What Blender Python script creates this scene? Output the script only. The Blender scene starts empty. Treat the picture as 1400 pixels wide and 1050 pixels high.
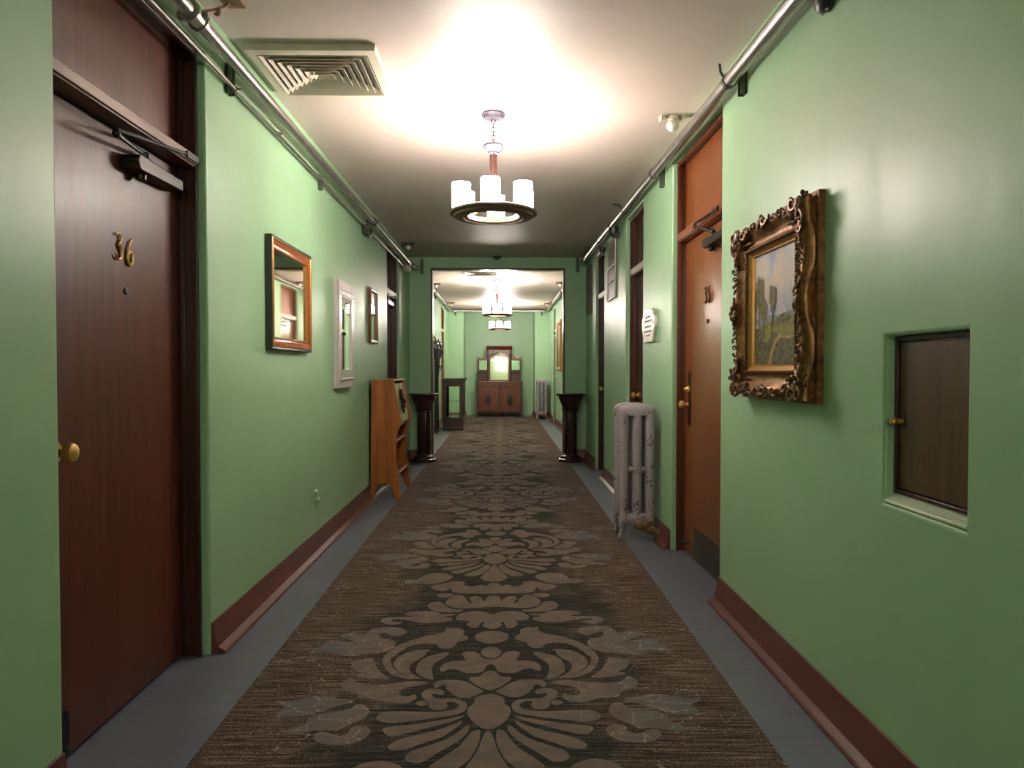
import bpy, math, random
EXPOSURE = 1.3; BULB = 0.10; SHADE = 37.0
from mathutils import Vector, Matrix
from mathutils.geometry import tessellate_polygon
random.seed(7)
PI = math.pi
scene = bpy.context.scene
COL = scene.collection

# ------------------------------------------------------------------ materials
def srgb(r, g, b):
    f = lambda c: (c/255/12.92) if c/255 <= 0.04045 else ((c/255+0.055)/1.055)**2.4
    return (f(r), f(g), f(b), 1.0)

class NT:
    def __init__(self, name):
        self.m = bpy.data.materials.new(name); self.m.use_nodes = True
        self.t = self.m.node_tree; self.n = self.t.nodes; self.l = self.t.links
        self.b = self.n['Principled BSDF']
    def add(self, typ, **kw):
        nd = self.n.new(typ)
        for k, v in kw.items():
            if k.startswith('i_'):
                nd.inputs[k[2:].replace('_', ' ')].default_value = v
            else: setattr(nd, k, v)
        return nd
    def link(self, a, b): self.l.new(a, b)
    def coords(self, scale=(1, 1, 1), which='Object'):
        tc = self.add('ShaderNodeTexCoord'); mp = self.add('ShaderNodeMapping')
        mp.inputs['Scale'].default_value = scale
        self.link(tc.outputs[which], mp.inputs['Vector']); return mp.outputs['Vector']
    def noise(self, vec, scale, detail=4, rough=0.55, dist=0.0):
        nd = self.add('ShaderNodeTexNoise'); nd.inputs['Scale'].default_value = scale
        nd.inputs['Detail'].default_value = detail; nd.inputs['Roughness'].default_value = rough
        nd.inputs['Distortion'].default_value = dist
        if vec is not None: self.link(vec, nd.inputs['Vector'])
        return nd.outputs['Fac']
    def ramp(self, fac, stops, interp='LINEAR'):
        r = self.add('ShaderNodeValToRGB'); cr = r.color_ramp; cr.interpolation = interp
        while len(cr.elements) < len(stops): cr.elements.new(0.5)
        for e, (p, c) in zip(cr.elements, stops): e.position = p; e.color = c
        self.link(fac, r.inputs['Fac']); return r.outputs['Color']
    def mix(self, fac, a, b, blend='MIX'):
        m = self.add('ShaderNodeMix', data_type='RGBA', blend_type=blend)
        for v, i in ((fac, 0), (a, 6), (b, 7)):
            if hasattr(v, 'is_linked') or isinstance(v, bpy.types.NodeSocket): self.link(v, m.inputs[i])
            else: m.inputs[i].default_value = v
        return m.outputs[2]
    def math(self, op, a, b=0.0, c=None):
        m = self.add('ShaderNodeMath', operation=op)
        for v, i in ((a, 0), (b, 1), (c, 2)):
            if v is None: continue
            if isinstance(v, bpy.types.NodeSocket): self.link(v, m.inputs[i])
            else: m.inputs[i].default_value = v
        return m.outputs[0]
    def bump(self, h, strength=0.2, dist=0.01):
        b = self.add('ShaderNodeBump'); b.inputs['Strength'].default_value = strength
        b.inputs['Distance'].default_value = dist
        self.link(h, b.inputs['Height']); self.link(b.outputs['Normal'], self.b.inputs['Normal'])
    def color(self, c):
        if isinstance(c, bpy.types.NodeSocket): self.link(c, self.b.inputs['Base Color'])
        else: self.b.inputs['Base Color'].default_value = c
    def setp(self, **kw):
        for k, v in kw.items():
            s = self.b.inputs[k.replace('_', ' ')]
            if isinstance(v, bpy.types.NodeSocket): self.link(v, s)
            else: s.default_value = v

def g1(v): return (v, v, v, 1)

def mat_wall():
    t = NT('green_gloss_paint'); v = t.coords()
    n = t.noise(v, 1.3, 5, 0.6)
    c = t.ramp(n, [(0.3, srgb(148, 187, 146)), (0.7, srgb(158, 197, 157))])
    v2 = t.coords((6, 6, 0.7)); n2 = t.noise(v2, 2.0, 4)
    t.color(c); t.setp(Roughness=t.math('MULTIPLY_ADD', n2, 0.14, 0.36), Specular_IOR_Level=0.75)
    n3 = t.noise(v, 9.0, 6, 0.65); t.bump(n3, 0.13, 0.010); return t.m

def mat_plain(name, col, rough=0.5, metal=0.0, var=0.08, scale=20, bump=0.0, **kw):
    t = NT(name); v = t.coords(); n = t.noise(v, scale, 4)
    lo = tuple(x*(1-var) for x in col[:3])+(1,); hi = tuple(min(1, x*(1+var)) for x in col[:3])+(1,)
    t.color(t.ramp(n, [(0.3, lo), (0.7, hi)])); t.setp(Roughness=rough, Metallic=metal, **kw)
    if bump: t.bump(n, bump, 0.004)
    return t.m

def mat_wood(name, dark, light, rough=0.3, axis='Z', scale=1.0, coat=0.25, figure=0.0):
    t = NT(name)
    s = {'Z': (22, 22, 1.1), 'X': (1.1, 22, 22), 'Y': (22, 1.1, 22)}[axis]
    v = t.coords(tuple(x*scale for x in s))
    n = t.noise(v, 1.6, 7, 0.62, 0.6)
    s2 = {'Z': (90, 90, 3), 'X': (3, 90, 90), 'Y': (90, 3, 90)}[axis]
    n2 = t.noise(t.coords(s2), 1.0, 3, 0.5)
    f = t.math('ADD', t.math('MULTIPLY', n, 0.78), t.math('MULTIPLY', n2, 0.22))
    c = t.ramp(f, [(0.3, dark), (0.72, light)])
    t.color(c)
    t.setp(Roughness=t.math('MULTIPLY_ADD', n, 0.12, rough-0.05), Coat_Weight=coat, Coat_Roughness=0.26)
    t.bump(f, 0.06, 0.003); return t.m

def mat_emit(name, col, strength):
    t = NT(name); t.color((0.8, 0.8, 0.8, 1)); t.setp(Emission_Color=col, Emission_Strength=strength, Roughness=0.4); return t.m

def mat_rug():
    t = NT('woven_carpet_ground')
    tc = t.add('ShaderNodeTexCoord'); sx = t.add('ShaderNodeSeparateXYZ'); t.link(tc.outputs['Object'], sx.inputs[0])
    ax = t.math('ABSOLUTE', sx.outputs['X'])
    streak = t.noise(t.coords((4.5, 100, 1)), 1.0, 5, 0.7)
    fine = t.noise(t.coords((130, 170, 1)), 1.0, 2, 0.7)
    blot = t.noise(t.coords((3.0, 2.2, 1)), 1.0, 3, 0.6)
    f = t.math('ADD', t.math('MULTIPLY', streak, 0.62), t.math('MULTIPLY', fine, 0.42))
    edge = t.ramp(f, [(0.41, srgb(32, 25, 22)), (0.52, srgb(84, 68, 60)), (0.63, srgb(152, 134, 122))])
    core = t.ramp(f, [(0.38, srgb(24, 24, 24)), (0.54, srgb(54, 53, 50)), (0.68, srgb(108, 106, 99))])
    k = t.math('ADD', t.math('MULTIPLY', ax, 1.25), t.math('MULTIPLY', t.math('SUBTRACT', blot, 0.5), 1.5))
    kk = t.ramp(k, [(0.38, g1(0)), (0.72, g1(1))])
    c = t.mix(kk, core, edge)
    vo = t.add('ShaderNodeTexVoronoi', feature='DISTANCE_TO_EDGE'); vo.inputs['Scale'].default_value = 1.0
    nv = t.add('ShaderNodeTexNoise'); nv.inputs['Scale'].default_value = 40
    vv = t.coords((8.5, 12, 1)); t.link(vv, vo.inputs['Vector'])
    line = t.ramp(vo.outputs['Distance'], [(0.015, g1(1)), (0.04, g1(0))])
    spk = t.ramp(t.noise(t.coords((70, 70, 1)), 1.0, 2, 0.6), [(0.5, g1(0)), (0.62, g1(1))])
    lm = t.math('MULTIPLY', t.math('MULTIPLY', line, spk), t.ramp(t.noise(t.coords((4, 4, 1)), 1.0, 2), [(0.42, g1(0)), (0.58, g1(1))]))
    lm = t.math('MULTIPLY', lm, t.math('MULTIPLY', kk, 0.8))
    c = t.mix(lm, c, srgb(176, 168, 160))
    t.color(c); t.setp(Roughness=0.95, Specular_IOR_Level=0.15); t.bump(f, 0.35, 0.004); return t.m

def mat_motif():
    t = NT('woven_damask_motif')
    tc = t.add('ShaderNodeTexCoord'); sx = t.add('ShaderNodeSeparateXYZ'); t.link(tc.outputs['Object'], sx.inputs[0])
    ax = t.math('ABSOLUTE', sx.outputs['X'])
    n = t.noise(t.coords((9, 12, 1)), 1.0, 3, 0.6)
    fine = t.noise(t.coords((240, 240, 1)), 1.0, 2, 0.6)
    streak = t.noise(t.coords((3, 60, 1)), 1.0, 4, 0.6)
    taupe = t.ramp(n, [(0.35, srgb(124, 114, 112)), (0.62, srgb(143, 126, 119))])
    grey = t.ramp(n, [(0.35, srgb(112, 114, 124)), (0.65, srgb(130, 125, 128))])
    k = t.ramp(t.math('ADD', ax, t.math('MULTIPLY', t.math('SUBTRACT', n, 0.5), 0.7)), [(0.42, g1(0)), (0.66, g1(1))])
    c = t.mix(k, taupe, grey)
    f = t.math('ADD', t.math('MULTIPLY', fine, 0.6), t.math('MULTIPLY', streak, 0.4))
    c = t.mix(0.38, c, t.ramp(f, [(0.38, srgb(60, 54, 48)), (0.62, srgb(168, 154, 140))]), 'OVERLAY')
    vo = t.add('ShaderNodeTexVoronoi', feature='DISTANCE_TO_EDGE'); vo.inputs['Scale'].default_value = 1.0
    t.link(t.coords((8.5, 12, 1)), vo.inputs['Vector'])
    line = t.ramp(vo.outputs['Distance'], [(0.012, g1(1)), (0.035, g1(0))])
    spk = t.ramp(t.noise(t.coords((60, 60, 1)), 1.0, 2, 0.6), [(0.42, g1(0)), (0.56, g1(1))])
    reg = t.ramp(ax, [(0.24, g1(0)), (0.42, g1(0.6))])
    c = t.mix(t.math('MULTIPLY', t.math('MULTIPLY', line, spk), reg), c, srgb(178, 164, 150))
    t.color(c); t.setp(Roughness=0.95, Specular_IOR_Level=0.15); t.bump(fine, 0.3, 0.003); return t.m

def mat_radiator():
    t = NT('chipped_lavender_paint'); v = t.coords()
    n = t.noise(v, 62, 4, 0.6, 0.4); n2 = t.noise(v, 8, 3, 0.6)
    f = t.math('ADD', t.math('MULTIPLY', n, 0.8), t.math('MULTIPLY', n2, 0.72))
    m = t.ramp(f, [(0.872, g1(0)), (0.89, g1(1))])
    c = t.mix(m, srgb(158, 149, 158), srgb(84, 62, 46))
    t.color(c); t.setp(Roughness=0.5); t.bump(t.math('SUBTRACT', 1.0, m), 0.3, 0.003); return t.m

def mat_floor():
    t = NT('grey_blue_linoleum'); v = t.coords()
    n = t.noise(v, 3.0, 6, 0.65); n2 = t.noise(t.coords((1.2, 30, 1)), 1.0, 4, 0.6)
    f = t.math('ADD', t.math('MULTIPLY', n, 0.6), t.math('MULTIPLY', n2, 0.4))
    t.color(t.ramp(f, [(0.3, srgb(90, 94, 110)), (0.7, srgb(112, 117, 134))]))
    t.setp(Roughness=t.math('MULTIPLY_ADD', n, 0.2, 0.32)); t.bump(n2, 0.05, 0.003); return t.m

def mat_ceiling():
    t = NT('off_white_ceiling_paint'); v = t.coords()
    n = t.noise(v, 0.9, 6, 0.6)
    t.color(t.ramp(n, [(0.3, srgb(186, 170, 161)), (0.7, srgb(196, 181, 173))]))
    t.setp(Roughness=0.5); t.bump(t.noise(v, 6, 5, 0.6), 0.12, 0.01); return t.m

def mat_gold():
    t = NT('antique_gilt'); v = t.coords()
    n = t.noise(v, 60, 4, 0.6); n2 = t.noise(v, 14, 4, 0.6)
    f = t.math('ADD', t.math('MULTIPLY', n, 0.5), t.math('MULTIPLY', n2, 0.5))
    t.color(t.ramp(f, [(0.35, srgb(82, 52, 30)), (0.55, srgb(152, 104, 60)), (0.75, srgb(204, 158, 102))]))
    t.setp(Metallic=0.55, Roughness=0.38); t.bump(n, 0.25, 0.003); return t.m

def mat_sky():
    t = NT('painted_sky'); v = t.coords()
    n = t.noise(v, 7, 5, 0.6, 0.5)
    t.color(t.ramp(n, [(0.36, srgb(150, 160, 190)), (0.5, srgb(196, 186, 188)), (0.64, srgb(214, 190, 168))]))
    t.setp(Roughness=0.5); return t.m

def mat_foliage(name, a, b, sc=60):
    t = NT(name); n = t.noise(t.coords(), sc, 4, 0.65)
    t.color(t.ramp(n, [(0.35, a), (0.65, b)])); t.setp(Roughness=0.55); return t.m

def mat_glass():
    t = NT('clear_pane'); t.color((0.95, 1, 0.97, 1)); t.setp(Transmission_Weight=1.0, Roughness=0.0, IOR=1.08, Alpha=1.0); return t.m

def mat_marble():
    t = NT('mottled_plaque_stone'); n = t.noise(t.coords(), 30, 5, 0.65)
    t.color(t.ramp(n, [(0.3, srgb(176, 166, 158)), (0.7, srgb(232, 224, 214))])); t.setp(Roughness=0.35); return t.m

M = {}
M['wall'] = mat_wall(); M['ceiling'] = mat_ceiling(); M['floor'] = mat_floor()
M['base'] = mat_plain('oxblood_baseboard_paint', srgb(100, 54, 47), 0.42, var=0.1, scale=8)
M['rug'] = mat_rug(); M['motif'] = mat_motif()
M['door36'] = mat_wood('dark_mahogany_veneer', srgb(62, 25, 15), srgb(112, 54, 36), 0.42, coat=0.08)
M['frame36'] = mat_wood('dark_mahogany_frame', srgb(40, 18, 12), srgb(78, 36, 26), 0.35)
M['bar36'] = mat_wood('mahogany_bar', srgb(78, 46, 36), srgb(122, 84, 70), 0.3, 'Y')
M['door35'] = mat_wood('orange_mahogany_veneer', srgb(104, 54, 27), srgb(146, 82, 44), 0.3)
M['frame35'] = mat_wood('red_mahogany_frame', srgb(66, 28, 14), srgb(116, 58, 32), 0.33)
M['bar35'] = mat_wood('red_mahogany_bar', srgb(104, 50, 26), srgb(140, 76, 44), 0.3, 'Y')
M['doordk'] = mat_wood('brown_mahogany_veneer', srgb(62, 34, 22), srgb(98, 60, 42), 0.3)
M['framedk'] = mat_wood('brown_mahogany_frame', srgb(52, 22, 14), srgb(88, 44, 28), 0.33)
M['barpale'] = mat_plain('worn_pale_bar_paint', srgb(176, 160, 142), 0.35)
M['steel'] = mat_plain('galvanised_steel', srgb(150, 144, 138), 0.34, 0.85, 0.15, 12)
M['steeldk'] = mat_plain('dull_iron', srgb(74, 74, 68), 0.45, 0.7, 0.2, 20)
M['strut'] = mat_plain('grey_green_strut_paint', srgb(92, 98, 84), 0.45, 0.3)
M['rust'] = mat_plain('rusty_iron', srgb(128, 98, 74), 0.65, 0.2, 0.45, 40, 0.4)
M['black'] = mat_plain('black_enamel', srgb(22, 20, 20), 0.35, 0.2)
M['closer'] = mat_plain('bronze_closer_paint', srgb(52, 46, 42), 0.32, 0.5)
M['brass'] = mat_plain('polished_brass', srgb(214, 172, 98), 0.34, 0.6)
M['brassdk'] = mat_plain('tarnished_brass', srgb(92, 66, 36), 0.35, 0.9, 0.2)
M['kick'] = mat_plain('tarnished_kick_plate', srgb(92, 76, 62), 0.3, 0.8, 0.2, 6)
M['bronze'] = mat_plain('dark_bronze_ring', srgb(124, 108, 92), 0.4, 0.4)
M['nickel'] = mat_plain('brushed_nickel', srgb(74, 68, 82), 0.45, 0.4)
M['copper'] = mat_plain('copper_rod', srgb(64, 36, 30), 0.45, 0.4)
M['arm'] = mat_plain('pale_gilt_arm', srgb(128, 92, 58), 0.4, 0.4)
M['shade'] = mat_emit('lit_opal_shade', (1.0, 0.895, 0.80, 1), SHADE)
M['shadeback'] = mat_emit('lit_opal_shade_added_lamp', (1.0, 0.895, 0.80, 1), SHADE*1.5)  # stronger glow for the chandelier added behind the camera
M['shadefar'] = mat_emit('lit_opal_shade_far_hall', (1.0, 0.895, 0.80, 1), SHADE*1.3)
M['mirror'] = mat_plain('silvered_glass', (0.86, 0.86, 0.84, 1), 0.015, 1.0, 0.0)
M['mirrordim'] = mat_plain('dimmed_mirror', (0.50, 0.45, 0.38, 1), 0.03, 1.0, 0.02)  # tint darkened to tone down bright reflections in the centre mirror
M['liner'] = mat_plain('tan_ring_lining', srgb(96, 60, 34), 0.45, 0.3)
M['chain'] = mat_plain('dark_chain', srgb(40, 36, 48), 0.5, 0.3)
M['mirrorold'] = mat_plain('aged_silvered_glass', (0.84, 0.78, 0.70, 1), 0.03, 1.0, 0.02)
M['frameside'] = mat_plain('dark_green_black_lacquer', srgb(50, 50, 42), 0.4)
M['frameorange'] = mat_wood('reddish_frame_wood', srgb(138, 64, 28), srgb(178, 92, 44), 0.28, 'Y')
M['gilt'] = mat_gold()
M['giltplain'] = mat_plain('plain_gilt', srgb(172, 124, 66), 0.33, 0.6, 0.15, 40)
M['giltdark'] = mat_plain('dark_bronze_gilt', srgb(110, 78, 48), 0.4, 0.5, 0.3, 50)
M['cabwhite'] = mat_plain('lilac_white_enamel', srgb(186, 176, 178), 0.3)
M['vent'] = mat_plain('cream_vent_enamel', srgb(196, 186, 168), 0.45)
M['ventdark'] = mat_plain('duct_shade', srgb(34, 30, 28), 0.8)
M['oak'] = mat_wood('golden_oak', srgb(104, 52, 14), srgb(170, 98, 36), 0.35, 'Z', 0.7)
M['oakdk'] = mat_wood('darker_oak_board', srgb(104, 54, 20), srgb(150, 86, 36), 0.33, 'Y')  # slightly darker oak for the shelves and back panel
M['oaksheen'] = mat_plain('polished_leaf_sheen', srgb(186, 172, 122), 0.22, 0.0, 0.08, 10, Coat_Weight=0.5)  # pale reflected light put into the polished leaf's colour
M['mahog'] = mat_wood('polished_dark_mahogany', srgb(30, 9, 6), srgb(54, 19, 12), 0.18, coat=0.5)
M['walnut'] = mat_wood('carved_walnut', srgb(78, 38, 20), srgb(118, 64, 36), 0.3)
M['walnutmid'] = mat_wood('mid_walnut', srgb(56, 26, 14), srgb(88, 46, 27), 0.32)  # darker walnut, so the door and drawer outlines show
M['walnutdk'] = mat_wood('dark_walnut', srgb(30, 13, 9), srgb(54, 26, 17), 0.34)
M['rad'] = mat_radiator()
M['plaque'] = mat_marble()
M['ink'] = mat_plain('worn_engraving', srgb(112, 104, 98), 0.6)
M['grille'] = mat_plain('grey_brown_grille', srgb(120, 100, 92), 0.45)
M['white'] = mat_plain('white_plastic', srgb(226, 224, 222), 0.35)
M['porcelain'] = mat_plain('white_globe_glass', srgb(220, 212, 204), 0.25)
M['hatch'] = mat_wood('scuffed_dark_board', srgb(44, 27, 11), srgb(100, 70, 32), 0.5, 'Z', 0.6, 0.0)
M['sill'] = mat_plain('pale_green_sill_paint', srgb(184, 204, 172), 0.4)
M['glass'] = mat_glass()
M['red'] = mat_emit('red_lit_sign', (1, 0.02, 0.04, 1), 1.4)
M['sky'] = mat_sky()
M['hills'] = mat_foliage('painted_far_hills', srgb(112, 122, 132), srgb(150, 148, 140), 30)
M['meadow'] = mat_foliage('painted_meadow', srgb(96, 98, 40), srgb(150, 144, 72), 40)
M['bush'] = mat_foliage('painted_dark_bushes', srgb(30, 34, 18), srgb(116, 108, 62), 55)
M['tree'] = mat_foliage('painted_trees', srgb(50, 46, 22), srgb(130, 114, 64), 60)
M['pathp'] = mat_foliage('painted_path', srgb(150, 116, 72), srgb(184, 152, 100), 40)

# ------------------------------------------------------------------ mesh builder
def wloc(o):
    v = Vector((0, 0, 0))
    while o is not None: v += o.location; o = o.parent
    return v

class MB:
    def __init__(self): self.v = []; self.f = []; self.mi = []
    def add(self, vs, fs, mi=0):
        b = len(self.v); self.v += [tuple(p) for p in vs]
        for f in fs: self.f.append(tuple(b+i for i in f)); self.mi.append(mi)
        return self
    def box(self, a, c, mi=0):
        x0, y0, z0 = (min(a[i], c[i]) for i in range(3)); x1, y1, z1 = (max(a[i], c[i]) for i in range(3))
        vs = [(x0,y0,z0),(x1,y0,z0),(x1,y1,z0),(x0,y1,z0),(x0,y0,z1),(x1,y0,z1),(x1,y1,z1),(x0,y1,z1)]
        return self.add(vs, [(3,2,1,0),(4,5,6,7),(0,1,5,4),(1,2,6,5),(2,3,7,6),(3,0,4,7)], mi)
    def prism(self, pts, ax, a0, a1, mi=0):
        """2-D outline extruded along axis ax; outline gives the other two axes in order."""
        def P(p, a):
            q = list(p); q.insert(ax, a); return tuple(q)
        n = len(pts); vs = [P(p, a0) for p in pts]+[P(p, a1) for p in pts]
        fs = [(i, (i+1) % n, n+(i+1) % n, n+i) for i in range(n)]
        tri = tessellate_polygon([[Vector((p[0], p[1], 0)) for p in pts]])
        for t in tri: fs.append(tuple(t)); fs.append(tuple(n+i for i in reversed(t)))
        return self.add(vs, fs, mi)
    def lathe(self, prof, c=(0, 0, 0), axis=2, n=24, mi=0, caps=True, rot=0.0):
        """prof: (radius, height) pairs along axis from point c."""
        vs = []; fs = []; m = len(prof)
        for r, h in prof:
            for k in range(n):
                a = 2*PI*k/n+rot; u, w = r*math.cos(a), r*math.sin(a)
                p = [u, w]; p.insert(axis, h); vs.append((c[0]+p[0], c[1]+p[1], c[2]+p[2]))
        for j in range(m-1):
            for k in range(n):
                a, b = j*n+k, j*n+(k+1) % n; fs.append((a, b, b+n, a+n))
        if caps:
            if prof[0][0] > 1e-6: fs.append(tuple(reversed(range(n))))
            if prof[-1][0] > 1e-6: fs.append(tuple(range((m-1)*n, m*n)))
        return self.add(vs, fs, mi)
    def tube(self, pts, r, n=10, mi=0, closed=False):
        pts = [Vector(p) for p in pts]; m = len(pts); vs = []; fs = []
        rr = r if isinstance(r, (list, tuple)) else [r]*m
        up = None
        for i, p in enumerate(pts):
            if closed: d = pts[(i+1) % m]-pts[i-1]
            else: d = pts[min(i+1, m-1)]-pts[max(i-1, 0)]
            d.normalize()
            if up is None:
                up = Vector((0, 0, 1)) if abs(d.z) < 0.9 else Vector((1, 0, 0))
            s = d.cross(up).normalized(); up = s.cross(d).normalized()
            for k in range(n):
                a = 2*PI*k/n; vs.append(p+(s*math.cos(a)+up*math.sin(a))*rr[i])
        e = m if closed else m-1
        for i in range(e):
            for k in range(n):
                a, b = i*n+k, i*n+(k+1) % n; c, d2 = ((i+1) % m)*n+(k+1) % n, ((i+1) % m)*n+k
                fs.append((a, b, c, d2))
        if not closed:
            fs.append(tuple(reversed(range(n)))); fs.append(tuple(range((m-1)*n, m*n)))
        return self.add(vs, fs, mi)
    def ball(self, c, r, n=12, mi=0):
        rx, ry, rz = r if isinstance(r, (tuple, list)) else (r, r, r)
        m = n//2; vs = []; fs = []
        for j in range(m+1):
            t = PI*j/m
            for k in range(n):
                a = 2*PI*k/n; vs.append((c[0]+rx*math.sin(t)*math.cos(a), c[1]+ry*math.sin(t)*math.sin(a), c[2]+rz*math.cos(t)))
        for j in range(m):
            for k in range(n):
                a, b = j*n+k, j*n+(k+1) % n; fs.append((a, a+n, b+n, b))
        return self.add(vs, fs, mi)
    def flat(self, pts3, mi=0):
        """planar polygon from 3-D points, tessellated."""
        tri = tessellate_polygon([[Vector(p) for p in pts3]])
        return self.add(pts3, [tuple(t) for t in tri], mi)
    def build(self, name, mats, parent=None, bevel=0.0, seg=2, sharp=35, weld=False, flip=True):
        off = wloc(parent) if parent is not None else Vector((0, 0, 0))
        me = bpy.data.meshes.new(name)
        me.from_pydata([tuple(Vector(p)-off) for p in self.v], [], self.f)
        if not isinstance(mats, (list, tuple)): mats = [mats]
        for m in mats: me.materials.append(m)
        me.polygons.foreach_set('material_index', self.mi)
        import bmesh
        bm = bmesh.new(); bm.from_mesh(me)
        if weld:
            bmesh.ops.remove_doubles(bm, verts=bm.verts, dist=1e-5)
            bmesh.ops.dissolve_limit(bm, angle_limit=0.01, verts=bm.verts, edges=bm.edges)
        if flip: bmesh.ops.recalc_face_normals(bm, faces=bm.faces)
        bm.to_mesh(me); bm.free()
        me.shade_smooth(); me.set_sharp_from_angle(angle=math.radians(sharp))
        o = bpy.data.objects.new(name, me); COL.objects.link(o)
        if parent is not None: o.parent = parent
        if bevel:
            b = o.modifiers.new('edge_round', 'BEVEL'); b.width = bevel; b.segments = seg
            b.limit_method = 'ANGLE'; b.angle_limit = math.radians(40); b.harden_normals = False
        return o

def tag(o, label=None, cat=None, group=None, kind=None):
    for k, v in (('label', label), ('category', cat), ('group', group), ('kind', kind)):
        if v: o[k] = v
    return o

def empty(name, loc, label, cat, group=None, kind=None):
    o = bpy.data.objects.new(name, None); o.location = loc; o.empty_display_size = 0.1
    COL.objects.link(o); return tag(o, label, cat, group, kind)

def copy_tree(o, parent=None):
    c = o.copy(); COL.objects.link(c); c.parent = parent
    for ch in list(o.children): copy_tree(ch, c)
    return c

def chaikin(q, n=2):
    for k in range(n):
        r = []; w = 0.18 if k == 0 else 0.25
        for i in range(len(q)):
            a, b = q[i], q[(i+1) % len(q)]
            r += [(a[0]*(1-w)+b[0]*w, a[1]*(1-w)+b[1]*w), (a[0]*w+b[0]*(1-w), a[1]*w+b[1]*(1-w))]
        q = r
    return q

def arc(cx, cy, r, a0, a1, n=8):
    return [(cx+r*math.cos(math.radians(a0+(a1-a0)*i/n)), cy+r*math.sin(math.radians(a0+(a1-a0)*i/n))) for i in range(n+1)]

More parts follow.
